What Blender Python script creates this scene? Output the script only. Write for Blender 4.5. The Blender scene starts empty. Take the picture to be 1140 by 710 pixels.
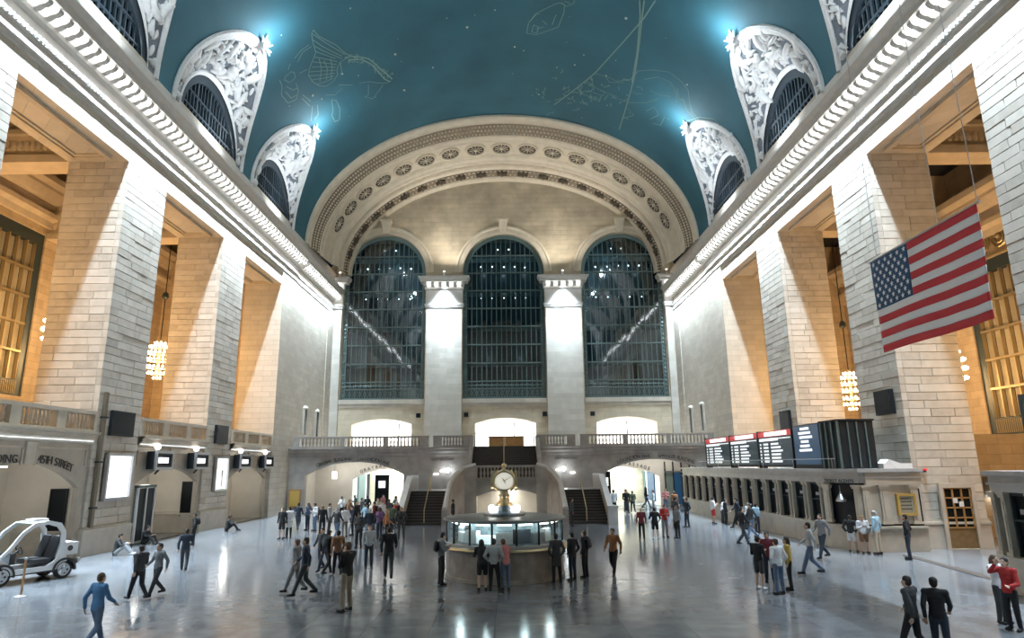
import bpy, bmesh, math, random
import numpy as np
from mathutils import Vector, Matrix, noise as mnoise
from mathutils.geometry import delaunay_2d_cdt

random.seed(7)
SC = bpy.context.scene
COL = SC.collection
PI = math.pi

# ------------------------------------------------------------------ camera
F_PX, VPX, VPY, CAM_Z, CAM_X, ROLL = 720.0, 564.0, 518.0, 3.7, 0.35, math.radians(0.6)
TH = math.atan((VPY - 355.0) / F_PX)
cdat = bpy.data.cameras.new('camera'); cam = bpy.data.objects.new('camera', cdat); COL.objects.link(cam)
cdat.sensor_width = 36.0; cdat.lens = F_PX / 1140.0 * 36.0
cdat.shift_x = 6.0 / 1140.0; cdat.clip_end = 400
_F = Vector((0, math.cos(TH), math.sin(TH))); _U = Vector((0, -math.sin(TH), math.cos(TH))); _R = Vector((1, 0, 0))
_r = _R * math.cos(ROLL) - _U * math.sin(ROLL); _u = _R * math.sin(ROLL) + _U * math.cos(ROLL)
cam.matrix_world = Matrix(((_r.x, _u.x, -_F.x, CAM_X), (_r.y, _u.y, -_F.y, 0), (_r.z, _u.z, -_F.z, CAM_Z), (0, 0, 0, 1)))
SC.camera = cam

# ------------------------------------------------------------------ world, exposure
SC.view_settings.view_transform = 'Standard'; SC.view_settings.look = 'None'
SC.view_settings.gamma = 1.0; SC.view_settings.use_curve_mapping = False
SC.view_settings.exposure = 0.0
world = bpy.data.worlds.new('world'); SC.world = world; world.use_nodes = True
world.node_tree.nodes['Background'].inputs[0].default_value = (0.05, 0.08, 0.13, 1)
world.node_tree.nodes['Background'].inputs[1].default_value = 0.12
SC.cycles.max_bounces = 7; SC.cycles.diffuse_bounces = 4; SC.cycles.glossy_bounces = 3
SC.cycles.transparent_max_bounces = 8; SC.cycles.caustics_reflective = False; SC.cycles.caustics_refractive = False
SC.cycles.sample_clamp_indirect = 4.0

COOL = (0.72, 0.87, 1.0); WARM = (1.0, 0.56, 0.21); NEUT = (1.0, 0.96, 0.9)
def area_light(name, loc, direction, sx, sy, power, col, spread=180):
    l = bpy.data.lights.new(name, 'AREA'); l.spread = math.radians(spread); l.shape = 'RECTANGLE'; l.size = sx; l.size_y = sy; l.energy = power; l.color = col
    o = bpy.data.objects.new(name, l); COL.objects.link(o); o.location = loc
    d = Vector(direction).normalized()
    # local X lies along world Y for the long strips
    z = -d; x = Vector((0, 1, 0)) if abs(d.y) < .9 else Vector((1, 0, 0)); x = (x - z * x.dot(z)).normalized(); y = z.cross(x)
    o.matrix_world = Matrix(((x.x, y.x, z.x, loc[0]), (x.y, y.y, z.y, loc[1]), (x.z, y.z, z.z, loc[2]), (0, 0, 0, 1)))
    return o
def point_light(name, loc, power, col, r=.2, parent=None):
    l = bpy.data.lights.new(name, 'POINT'); l.energy = power; l.color = col; l.shadow_soft_size = r
    o = bpy.data.objects.new(name, l); COL.objects.link(o); o.location = loc
    if parent: o.parent = parent
    return o
W = 18.3                 # half width of the hall
STRIP = 2800.0           # lamp strips hidden in the cornices
for s in (-1, 1):
    for (a, b) in ((-13, 5), (5.4, 22), (22.4, 39), (39.4, 55.2)):
        area_light('cornice_strip_light', (s * (W - .62), (a + b) / 2, 21.24), (s * .06, 0, -1), b - a, .12, STRIP * (b - a) / 17, COOL, 80)
    area_light('cornice_strip_light', (s * (W - .62), 61.6, 21.24), (s * .06, 0, -1), 11, .12, STRIP * .62, COOL, 95)

# ------------------------------------------------------------------ materials
MATS = {}
def mat(name, col, rough=.6, metal=0.0, emit=None, estr=0.0, var=0.0, vscale=3.0, brick=None, bump=0.0, bscale=20.0, spec=.5, rough_var=0.0):
    m = bpy.data.materials.new(name); m.use_nodes = True; nt = m.node_tree; N = nt.nodes; L = nt.links
    b = N['Principled BSDF']; b.inputs['Roughness'].default_value = rough; b.inputs['Metallic'].default_value = metal
    b.inputs['Specular IOR Level'].default_value = spec
    c4 = (*col, 1); b.inputs['Base Color'].default_value = c4
    src = None; height = None
    if var or brick or bump or rough_var:
        tc = N.new('ShaderNodeTexCoord'); geo = N.new('ShaderNodeNewGeometry')
    if var:
        no = N.new('ShaderNodeTexNoise'); no.inputs['Scale'].default_value = vscale; no.inputs['Detail'].default_value = 5
        L.new(geo.outputs['Position'], no.inputs['Vector'])
        ra = N.new('ShaderNodeValToRGB'); e = ra.color_ramp.elements
        e[0].position = .3; e[1].position = .72
        e[0].color = (*[max(0, c * (1 - var)) for c in col], 1); e[1].color = (*[min(1, c * (1 + var * .6)) for c in col], 1)
        L.new(no.outputs['Fac'], ra.inputs['Fac']); src = ra.outputs['Color']
    if brick:
        bw, bh, mort, dark = brick
        sx = N.new('ShaderNodeSeparateXYZ'); L.new(geo.outputs['Position'], sx.inputs[0])
        ad = N.new('ShaderNodeMath'); ad.operation = 'ADD'; L.new(sx.outputs[0], ad.inputs[0]); L.new(sx.outputs[1], ad.inputs[1])
        cb = N.new('ShaderNodeCombineXYZ'); L.new(ad.outputs[0], cb.inputs[0]); L.new(sx.outputs[2], cb.inputs[1])
        bt = N.new('ShaderNodeTexBrick'); bt.inputs['Scale'].default_value = 1; bt.inputs['Brick Width'].default_value = bw
        bt.inputs['Row Height'].default_value = bh; bt.inputs['Mortar Size'].default_value = mort; bt.inputs['Mortar Smooth'].default_value = .2
        bt.inputs['Color1'].default_value = (1, 1, 1, 1); bt.inputs['Color2'].default_value = (.86, .85, .83, 1); bt.inputs['Mortar'].default_value = (dark, dark, dark, 1)
        L.new(cb.outputs[0], bt.inputs['Vector'])
        mx = N.new('ShaderNodeMix'); mx.data_type = 'RGBA'; mx.blend_type = 'MULTIPLY'; mx.inputs[0].default_value = 1
        if src: L.new(src, mx.inputs[6])
        else: mx.inputs[6].default_value = c4
        L.new(bt.outputs['Color'], mx.inputs[7]); src = mx.outputs[2]
        inv = N.new('ShaderNodeMath'); inv.operation = 'SUBTRACT'; inv.inputs[0].default_value = 1; L.new(bt.outputs['Fac'], inv.inputs[1]); height = inv.outputs[0]
    if src: L.new(src, b.inputs['Base Color'])
    if bump:
        nb = N.new('ShaderNodeTexNoise'); nb.inputs['Scale'].default_value = bscale; nb.inputs['Detail'].default_value = 4; L.new(geo.outputs['Position'], nb.inputs['Vector'])
        bp = N.new('ShaderNodeBump'); bp.inputs['Strength'].default_value = bump; bp.inputs['Distance'].default_value = .05
        L.new(nb.outputs['Fac'], bp.inputs['Height']); L.new(bp.outputs[0], b.inputs['Normal'])
    elif height is not None:
        bp = N.new('ShaderNodeBump'); bp.inputs['Strength'].default_value = .6; bp.inputs['Distance'].default_value = .03
        L.new(height, bp.inputs['Height']); L.new(bp.outputs[0], b.inputs['Normal'])
    if rough_var:
        nr = N.new('ShaderNodeTexNoise'); nr.inputs['Scale'].default_value = .8; nr.inputs['Detail'].default_value = 6; L.new(geo.outputs['Position'], nr.inputs['Vector'])
        mr = N.new('ShaderNodeMapRange'); mr.inputs[3].default_value = rough - rough_var; mr.inputs[4].default_value = rough + rough_var
        L.new(nr.outputs['Fac'], mr.inputs[0]); L.new(mr.outputs[0], b.inputs['Roughness'])
    if emit:
        b.inputs['Emission Color'].default_value = (*emit, 1); b.inputs['Emission Strength'].default_value = estr
    MATS[name] = m
    return m
def glass_mat(name, tint, gloss=.12, rough=.02):
    m = bpy.data.materials.new(name); m.use_nodes = True; nt = m.node_tree; N = nt.nodes; L = nt.links
    N.remove(N['Principled BSDF']); out = N['Material Output']
    tr = N.new('ShaderNodeBsdfTransparent'); tr.inputs[0].default_value = (*tint, 1)
    gl = N.new('ShaderNodeBsdfGlossy'); gl.inputs['Roughness'].default_value = rough; gl.inputs[0].default_value = (.9, .95, 1, 1)
    fr = N.new('ShaderNodeLayerWeight'); fr.inputs[0].default_value = .5
    pw = N.new('ShaderNodeMath'); pw.operation = 'POWER'; pw.inputs[1].default_value = 4; L.new(fr.outputs['Facing'], pw.inputs[0])
    ad = N.new('ShaderNodeMath'); ad.operation = 'MULTIPLY_ADD'; ad.inputs[1].default_value = .8; ad.inputs[2].default_value = gloss + .04; ad.use_clamp = True; L.new(pw.outputs[0], ad.inputs[0])
    mx = N.new('ShaderNodeMixShader'); L.new(ad.outputs[0], mx.inputs[0]); L.new(tr.outputs[0], mx.inputs[1]); L.new(gl.outputs[0], mx.inputs[2])
    L.new(mx.outputs[0], out.inputs[0]); MATS[name] = m
    return m

STONE = (.60, .55, .47)
mat('stone', STONE, .75, var=.14, vscale=1.2)
mat('stone_block_a', (.60, .555, .48), .75, var=.13, vscale=2.2)
mat('stone_block_b', (.54, .495, .425), .75, var=.16, vscale=2.6)
mat('stone_block_c', (.65, .605, .53), .75, var=.10, vscale=1.7)
mat('stone_core', (.20, .17, .13), .9)
mat('stone_ashlar', (.63, .58, .49), .75, var=.10, vscale=1.0, brick=(1.35, .42, .012, .62))
mat('tympanum', (.66, .56, .41), .8, var=.28, vscale=.55, brick=(1.6, .55, .01, .82))
mat('plaster_cornice', (.66, .64, .60), .65, var=.08, vscale=3)
mat('arch_plaster', (.76, .67, .53), .7, var=.10, vscale=1.5)
mat('arch_dark', (.10, .075, .05), .8, var=.3, vscale=6)  # dark taupe paints in the shade and dirt of the arch carving
mat('relief_white', (.85, .86, .87), .7, var=.10, vscale=4)
mat('ceiling_teal', (.028, .125, .17), .75, var=.22, vscale=.22)
mat('gold_paint', (.19, .32, .29), .6)
mat('star_gold', (.6, .65, .6), .5)
mat('marble_grey', (.35, .325, .30), .35, var=.22, vscale=1.4)
mat('marble_booth', (.34, .295, .25), .3, var=.3, vscale=3)
mat('travertine', (.56, .50, .41), .5, var=.14, vscale=2.0)
mat('plaster_light', (.72, .67, .58), .7, var=.08, vscale=1.2)
mat('white_wall', (.85, .85, .83), .6)
mat('black_screen', (.006, .009, .012), .4, spec=.2)
mat('dark_frame', (.014, .018, .022), .5, spec=.3)
mat('bronze_dark', (.035, .055, .06), .4, metal=.3, spec=.6)
mat('bronze_gold', (.36, .29, .17), .35, metal=.6)
mat('iron_teal', (.125, .185, .18), .4, metal=.3)
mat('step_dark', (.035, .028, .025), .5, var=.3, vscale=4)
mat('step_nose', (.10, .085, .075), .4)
mat('brass', (.72, .58, .34), .3, metal=1)
mat('steel', (.55, .57, .6), .3, metal=1)
mat('wood', (.42, .23, .08), .5, var=.25, vscale=6)
mat('gold_frame', (.62, .42, .12), .4, metal=.4)
mat('soffit_stone', (.58, .50, .38), .75, var=.12, vscale=1.5)
mat('gallery_unlit', (.012, .014, .018), .8)  # near-black puts the ceiling's lack of light into its colour
mat('warm_pane', (.36, .33, .24), .25, var=.25, vscale=.8)
mat('bulb_cool', (1, 1, 1), .5, emit=(.95, .98, 1), estr=9)
mat('bulb_warm', (1, 1, 1), .5, emit=(1, .82, .55), estr=14)
mat('lamp_white', (1, 1, 1), .5, emit=(1, .98, .95), estr=5)
mat('lamp_spot', (1, 1, 1), .5, emit=(.85, .95, 1), estr=25)
mat('screen_white', (.9, .9, .9), .3, emit=(.93, .97, 1), estr=1.25)
mat('screen_row', (.9, .9, .9), .3, emit=(.9, .96, 1), estr=.95)
mat('screen_navy', (.005, .02, .035), .3, emit=(.01, .04, .06), estr=.4)
mat('screen_blue', (.01, .05, .12), .3, emit=(.015, .06, .12), estr=.5)
mat('screen_red', (.5, .02, .03), .3, emit=(.6, .03, .04), estr=.55)
mat('letter', (.05, .045, .04), .7)
mat('letter_light', (.75, .72, .65), .6)
mat('clock_face', (.95, .93, .85), .4, emit=(1, .95, .8), estr=.55)
glass_mat('glass', (.86, .93, .93), .04)
glass_mat('window_glass', (.45, .56, .60), .10, .04)
mat('window_back', (.012, .025, .034), .25, var=.4, vscale=.8)
# floor: polished stone slabs
def floor_material():
    m = mat('floor_marble', (.40, .40, .40), .17, spec=.8)
    nt = m.node_tree; N = nt.nodes; L = nt.links; b = N['Principled BSDF']
    geo = N.new('ShaderNodeNewGeometry')
    bt = N.new('ShaderNodeTexBrick'); bt.offset = 0.0; bt.inputs['Scale'].default_value = 1; bt.inputs['Brick Width'].default_value = 1.5; bt.inputs['Row Height'].default_value = 1.5
    bt.inputs['Mortar Size'].default_value = .012; bt.inputs['Mortar Smooth'].default_value = .3
    bt.inputs['Color1'].default_value = (.225, .243, .265, 1); bt.inputs['Color2'].default_value = (.185, .20, .22, 1); bt.inputs['Mortar'].default_value = (.13, .13, .13, 1)
    L.new(geo.outputs['Position'], bt.inputs['Vector'])
    no = N.new('ShaderNodeTexNoise'); no.inputs['Scale'].default_value = 1.3; no.inputs['Detail'].default_value = 7; L.new(geo.outputs['Position'], no.inputs['Vector'])
    ra = N.new('ShaderNodeValToRGB'); ra.color_ramp.elements[0].color = (.72, .72, .73, 1); ra.color_ramp.elements[1].color = (1.15, 1.14, 1.12, 1)
    ra.color_ramp.elements[0].position = .3; ra.color_ramp.elements[1].position = .7
    L.new(no.outputs['Fac'], ra.inputs[0])
    mx = N.new('ShaderNodeMix'); mx.data_type = 'RGBA'; mx.blend_type = 'MULTIPLY'; mx.inputs[0].default_value = 1
    L.new(bt.outputs['Color'], mx.inputs[6]); L.new(ra.outputs[0], mx.inputs[7]); L.new(mx.outputs[2], b.inputs['Base Color'])
    mr = N.new('ShaderNodeMapRange'); mr.inputs[3].default_value = .08; mr.inputs[4].default_value = .24
    n2 = N.new('ShaderNodeTexNoise'); n2.inputs['Scale'].default_value = 2.6; n2.inputs['Detail'].default_value = 8; L.new(geo.outputs['Position'], n2.inputs['Vector'])
    L.new(n2.outputs['Fac'], mr.inputs[0]); L.new(mr.outputs[0], b.inputs['Roughness'])
    bp = N.new('ShaderNodeBump'); bp.inputs['Strength'].default_value = .06; bp.inputs['Distance'].default_value = .02
    L.new(n2.outputs['Fac'], bp.inputs['Height']); L.new(bp.outputs[0], b.inputs['Normal'])
floor_material()

# ------------------------------------------------------------------ mesh helpers
class MB:
    def __init__(s): s.v = []; s.f = []
    def add(s, vs, fs):
        n = len(s.v); s.v += [tuple(p) for p in vs]; s.f += [tuple(i + n for i in f) for f in fs]; return s
    def box(s, x0, x1, y0, y1, z0, z1):
        if x0 > x1: x0, x1 = x1, x0
        return s.add([(x0, y0, z0), (x1, y0, z0), (x1, y1, z0), (x0, y1, z0), (x0, y0, z1), (x1, y0, z1), (x1, y1, z1), (x0, y1, z1)],
                     [(0, 3, 2, 1), (4, 5, 6, 7), (0, 1, 5, 4), (1, 2, 6, 5), (2, 3, 7, 6), (3, 0, 4, 7)])
    def tube(s, p0, p1, r0, r1=None, n=8, cap=True):
        r1 = r0 if r1 is None else r1
        p0 = Vector(p0); p1 = Vector(p1); d = (p1 - p0)
        if d.length < 1e-6: return s
        d.normalize(); a = d.orthogonal().normalized(); b = d.cross(a)
        vs = []
        for p, r in ((p0, r0), (p1, r1)):
            for i in range(n):
                t = 2 * PI * i / n; vs.append(p + (a * math.cos(t) + b * math.sin(t)) * r)
        fs = [(i, (i + 1) % n, n + (i + 1) % n, n + i) for i in range(n)]
        if cap: fs += [tuple(range(n))[::-1], tuple(range(n, 2 * n))]
        return s.add(vs, fs)
    def path(s, pts, r, n=6):
        for a, b in zip(pts, pts[1:]): s.tube(a, b, r, r, n)
        return s
    def ball(s, c, r, n=10, m=7, sc=(1, 1, 1)):
        vs = [(c[0], c[1], c[2] + r * sc[2])]
        for j in range(1, m):
            t = PI * j / m
            for i in range(n):
                a = 2 * PI * i / n
                vs.append((c[0] + r * sc[0] * math.sin(t) * math.cos(a), c[1] + r * sc[1] * math.sin(t) * math.sin(a), c[2] + r * sc[2] * math.cos(t)))
        vs.append((c[0], c[1], c[2] - r * sc[2])); e = len(vs) - 1
        fs = [(0, 1 + i, 1 + (i + 1) % n) for i in range(n)]
        for j in range(m - 2):
            for i in range(n):
                a = 1 + j * n + i; b = 1 + j * n + (i + 1) % n
                fs.append((a, a + n, b + n, b))
        k = 1 + (m - 2) * n
        fs += [(e, k + (i + 1) % n, k + i) for i in range(n)]
        return s.add(vs, fs)
    def lathe(s, prof, n=16, c=(0, 0, 0), a0=0, a1=2 * PI):
        full = abs(a1 - a0 - 2 * PI) < 1e-6; k = n if full else n + 1
        vs = []
        for r, z in prof:
            for i in range(k):
                t = a0 + (a1 - a0) * i / n; vs.append((c[0] + r * math.cos(t), c[1] + r * math.sin(t), c[2] + z))
        fs = []
        for j in range(len(prof) - 1):
            for i in range(n):
                i2 = (i + 1) % k
                fs.append((j * k + i, j * k + i2, (j + 1) * k + i2, (j + 1) * k + i))
        return s.add(vs, fs)
    def sweep(s, prof, mp, ts, closed=False):
        """prof: list of (p, z) ; mp(p, z, t) -> point ; swept over ts"""
        vs = []; n = len(prof)
        for t in ts:
            for p, z in prof: vs.append(mp(p, z, t))
        fs = []
        for j in range(len(ts) - 1):
            for i in range(n if closed else n - 1):
                i2 = (i + 1) % n
                fs.append((j * n + i, j * n + i2, (j + 1) * n + i2, (j + 1) * n + i))
        return s.add(vs, fs)
    def prism(s, poly, f, d0, d1):
        n = len(poly)
        vs = [f(u, v, d0) for u, v in poly] + [f(u, v, d1) for u, v in poly]
        fs = [tuple(range(n)), tuple(range(n, 2 * n))[::-1]] + [(i, i + n, (i + 1) % n + n, (i + 1) % n) for i in range(n)]
        return s.add(vs, fs)
    def holed(s, outer, holes, f, d0, d1, back=True):
        pts = []; edges = []
        for loop in [outer] + holes:
            n0 = len(pts); pts += [Vector(p) for p in loop]; n = len(loop)
            edges += [(n0 + i, n0 + (i + 1) % n) for i in range(n)]
        vo, eo, fo, *_ = delaunay_2d_cdt(pts, edges, [], 0, 1e-5)
        keep = []
        for t in fo:
            c = sum((vo[i] for i in t), Vector((0, 0))) / len(t)
            if inside(c, outer) and not any(inside(c, h) for h in holes): keep.append(tuple(t))
        s.add([f(p.x, p.y, d0) for p in vo], keep)
        if back: s.add([f(p.x, p.y, d1) for p in vo], [t[::-1] for t in keep])
        if d1 != d0:
            for loop in [outer] + holes:
                n = len(loop)
                s.add([f(u, v, d0) for u, v in loop] + [f(u, v, d1) for u, v in loop], [(i, (i + 1) % n, (i + 1) % n + n, i + n) for i in range(n)])
        return s
    def build(s, name, m, parent=None, smooth=False, fix=True):
        me = bpy.data.meshes.new(name)
        off = parent.location if parent is not None else (0, 0, 0)
        if parent is not None and parent.parent is not None: off = tuple(a + b for a, b in zip(parent.location, parent.parent.location))
        me.from_pydata([(x - off[0], y - off[1], z - off[2]) for x, y, z in s.v], [], s.f)
        if fix:
            bm = bmesh.new(); bm.from_mesh(me); bmesh.ops.recalc_face_normals(bm, faces=bm.faces); bm.to_mesh(me); bm.free()
        if smooth: me.polygons.foreach_set('use_smooth', [True] * len(me.polygons))
        me.update()
        return link(name, me, m, parent)
def inside(p, poly):
    x, y = p[0], p[1]; c = False; n = len(poly); j = n - 1
    for i in range(n):
        xi, yi = poly[i]; xj, yj = poly[j]
        if (yi > y) != (yj > y) and x < (xj - xi) * (y - yi) / (yj - yi) + xi: c = not c
        j = i
    return c
def link(name, me, m, parent=None, loc=None, scale=None, rot=None):
    o = bpy.data.objects.new(name, me); COL.objects.link(o)
    if m is not None and len(me.materials) == 0: me.materials.append(MATS[m] if isinstance(m, str) else m)
    if parent is not None: o.parent = parent
    if loc is not None: o.location = loc
    if scale is not None: o.scale = scale
    if rot is not None: o.rotation_euler = rot
    return o
def tag(o, label=None, cat=None, group=None, kind=None):
    if label: o['label'] = label
    if cat: o['category'] = cat
    if group: o['group'] = group
    if kind: o['kind'] = kind
    return o
def thing(name, label, cat, loc, rz=0, group=None):
    o = bpy.data.objects.new(name, None); COL.objects.link(o); o.location = loc; o.rotation_euler = (0, 0, rz); o.empty_display_size = .2
    return tag(o, label, cat, group)
def objmat(o, m):
    o.material_slots[0].link = 'OBJECT'; o.material_slots[0].material = MATS[m] if isinstance(m, str) else m
def struct(o, label, cat): return tag(o, label, cat, kind='structure')
def arc(x0, x1, zs, zc, n=24):
    """segmental arch from (x0,zs) over crown zc to (x1,zs)"""
    h = zc - zs; w = (x1 - x0) / 2; R = (w * w + h * h) / (2 * h); cx = (x0 + x1) / 2; cz = zc - R; a = math.asin(min(1, w / R))
    return [(cx + R * math.sin(-a + 2 * a * i / n), cz + R * math.cos(-a + 2 * a * i / n)) for i in range(n + 1)]
def arched(x0, x1, z0, zs, zc, n=24): return [(x0, z0)] + arc(x0, x1, zs, zc, n) + [(x1, z0)]
def side(sg):  # plane of a side wall: u along Y, v up, d into the wall
    return lambda u, v, d: (sg * (W + d), u, v)
def text(name, body, m, size, parent, loc, rot, align='CENTER', ext=.012):
    c = bpy.data.curves.new(name, 'FONT'); c.body = body; c.size = size; c.align_x = align; c.align_y = 'CENTER'; c.extrude = ext
    o = bpy.data.objects.new(name, c); COL.objects.link(o)
    dg = bpy.context.evaluated_depsgraph_get()
    me = bpy.data.meshes.new_from_object(o.evaluated_get(dg)); bpy.data.objects.remove(o); bpy.data.curves.remove(c)
    me.materials.clear(); me.name = name
    off = parent.location if parent is not None else Vector((0, 0, 0))
    return link(name, me, m, parent, Vector(loc) - off, None, rot)
# pixel of the 1140x710 frame -> point on the floor (to read ground positions off the photograph)
def ray(x, y):
    a = (x - VPX) / F_PX; b = -(y - 355.0) / F_PX
    u = a * math.cos(ROLL) + b * math.sin(ROLL); v = -a * math.sin(ROLL) + b * math.cos(ROLL)
    return (u, math.cos(TH) - v * math.sin(TH), math.sin(TH) + v * math.cos(TH))
def ground(x, y, z=0.0):
    r = ray(x, y); t = (z - CAM_Z) / r[2]; return (CAM_X + r[0] * t, r[1] * t)
def vault_hit(x, y):
    r = ray(x, y); A, R, H = W, 13.0, 24.0
    a = (r[0] / A) ** 2 + (r[2] / R) ** 2; b = 2 * (CAM_X * r[0] / A ** 2 + (CAM_Z - H) * r[2] / R ** 2); c = (CAM_X / A) ** 2 + ((CAM_Z - H) / R) ** 2 - 1
    t = (-b + math.sqrt(b * b - 4 * a * c)) / (2 * a)
    return Vector((CAM_X + r[0] * t, r[1] * t, CAM_Z + r[2] * t))

# ================================================================== STRUCTURE
OPEN = [(22.1, 29.55), (33.15, 40.5), (44.2, 51.7)]
PIERS = [(18.5, 22.1), (29.55, 33.15), (40.5, 44.2)]
ZT = 18.6                # top of the tall openings
DEEP = 3.0               # thickness of the side walls
OUT = 30.0               # outer wall of the side galleries
YE = 68.0                # end wall
YB = 56.0                # front of the end balcony
ZB = 5.3                 # balcony level

fl = MB().box(-34, 34, -14, 84, -.4, 0).build('floor', 'floor_marble')
struct(fl, 'polished grey marble concourse floor', 'floor')
# side walls
WALL = {}
for s, nm in ((-1, 'left'), (1, 'right')):
    b = MB()
    b.box(s * W, s * (W + DEEP), -14, YE + .9, ZT, 24.4)
    b.box(s * W, s * (W + DEEP), -14, PIERS[0][0], 0, ZT)
    b.box(s * W, s * (W + DEEP), 51.7, YE + .9, 0, ZT)
    b.box(s * (W - .14), s * W, 51.7, 55.3, 0, 19.6)
    b.box(s * (W - .1), s * W, 65.6, YE, 0, 19.6)
    o = b.build('wall_' + nm, 'stone_ashlar'); WALL[s] = o
    struct(o, 'tall pale stone wall on the %s with three high openings' % nm, 'wall')
    # soffit of each opening: sunk panel with a stepped frame
    for i, (a, c) in enumerate(OPEN):
        f = MB()
        for k, (ins, dz, wd) in enumerate(((.55, .16, .22), (.78, .08, .14))):
            x0, x1, y0, y1 = W + ins, W + DEEP - ins, a + ins, c - ins
            for bx in ((x0, x0 + wd, y0, y1), (x1 - wd, x1, y0, y1), (x0 + wd, x1 - wd, y0, y0 + wd), (x0 + wd, x1 - wd, y1 - wd, y1)):
                f.box(s * bx[0], s * bx[1], bx[2], bx[3], ZT - dz, ZT + .02)
        f.build('soffit_frame', 'soffit_stone', o)

# stone piers between the openings, laid of separate blocks
def unit_block(m):
    e = .5; i = .485; b = MB()
    vs = [(-e, .5, -e), (e, .5, -e), (e, .5, e), (-e, .5, e), (-e, -.44, -e), (e, -.44, -e), (e, -.44, e), (-e, -.44, e), (-i, -.5, -.47), (i, -.5, -.47), (i, -.5, .47), (-i, -.5, .47)]
    b.add(vs, [(4, 5, 1, 0), (5, 6, 2, 1), (6, 7, 3, 2), (7, 4, 0, 3), (8, 9, 5, 4), (9, 10, 6, 5), (10, 11, 7, 6), (11, 8, 4, 7), (8, 11, 10, 9)])
    me = bpy.data.meshes.new('stone_block'); me.from_pydata(b.v, [], b.f); me.materials.append(MATS[m]); me.update(); return me
BLOCKS = [unit_block('stone_block_' + c) for c in 'abc']
mat('stone_joint', (.38, .33, .25), .9)
mat('plinth_stone', (.58, .535, .46), .6, var=.12, vscale=2)
PIER_LABEL = {(-1, 0): 'stone pier at the left edge, nearest the camera', (-1, 1): 'tall block-built stone pier behind the white buggy, bearing the larger white poster',
              (-1, 2): 'tall block-built stone pier further along the left wall, bearing the smaller white poster',
              (1, 0): 'stone pier at the right edge, beyond the flag towards the camera', (1, 1): 'tall block-built stone pier behind the flag, at the end of the ticket counter',
              (1, 2): 'tall block-built stone pier on the right rising behind the departure boards'}
CH = .37
for s in (-1, 1):
    for k, (a, c) in enumerate(PIERS):
        t = thing('stone_pier', PIER_LABEL[(s, k)], 'pier', (s * (W + DEEP / 2), (a + c) / 2, 0), group='piers along the side walls')
        MB().box(s * (W + .1), s * (W + DEEP - .0), a + .1, c, 0, ZT).build('pier_core', 'stone_joint', t)
        p = MB().box(s * (W - .14), s * (W + DEEP), a - .14, c + .02, 0, 1.02)
        p.box(s * (W - .20), s * (W + DEEP), a - .20, c + .02, 1.02, 1.12); p.box(s * (W - .08), s * (W + DEEP), a - .08, c + .02, 1.12, 1.22)
        p.build('plinth', 'plinth_stone', t)
        z = 1.22; r = 0
        while z < ZT - .05:
            h = min(CH, ZT - z)
            for face in (0, 1):
                lo, hi = (a, c) if face == 0 else (W + .25, W + DEEP)
                cuts = [lo]; x = lo + random.uniform(.5, 1.5)
                while x < hi - .45: cuts.append(x); x += random.uniform(1.05, 2.0)
                cuts.append(hi)
                for u0, u1 in zip(cuts, cuts[1:]):
                    pr = random.uniform(-.007, .008); me = random.choice(BLOCKS)
                    g = .012; L = u1 - u0 - g; um = (u0 + u1) / 2
                    if face == 0:
                        loc = (s * (W + .125 - pr), um, z + h / 2); rot = (0, 0, -s * PI / 2)
                    else:
                        loc = (s * um, a + .125 - pr, z + h / 2); rot = (0, 0, 0)
                    o = bpy.data.objects.new('stone_block', me); COL.objects.link(o); o.parent = t
                    o.location = Vector(loc) - t.location; o.rotation_euler = rot; o.scale = (L, .25, h - .014)
            z += h; r += 1

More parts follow.
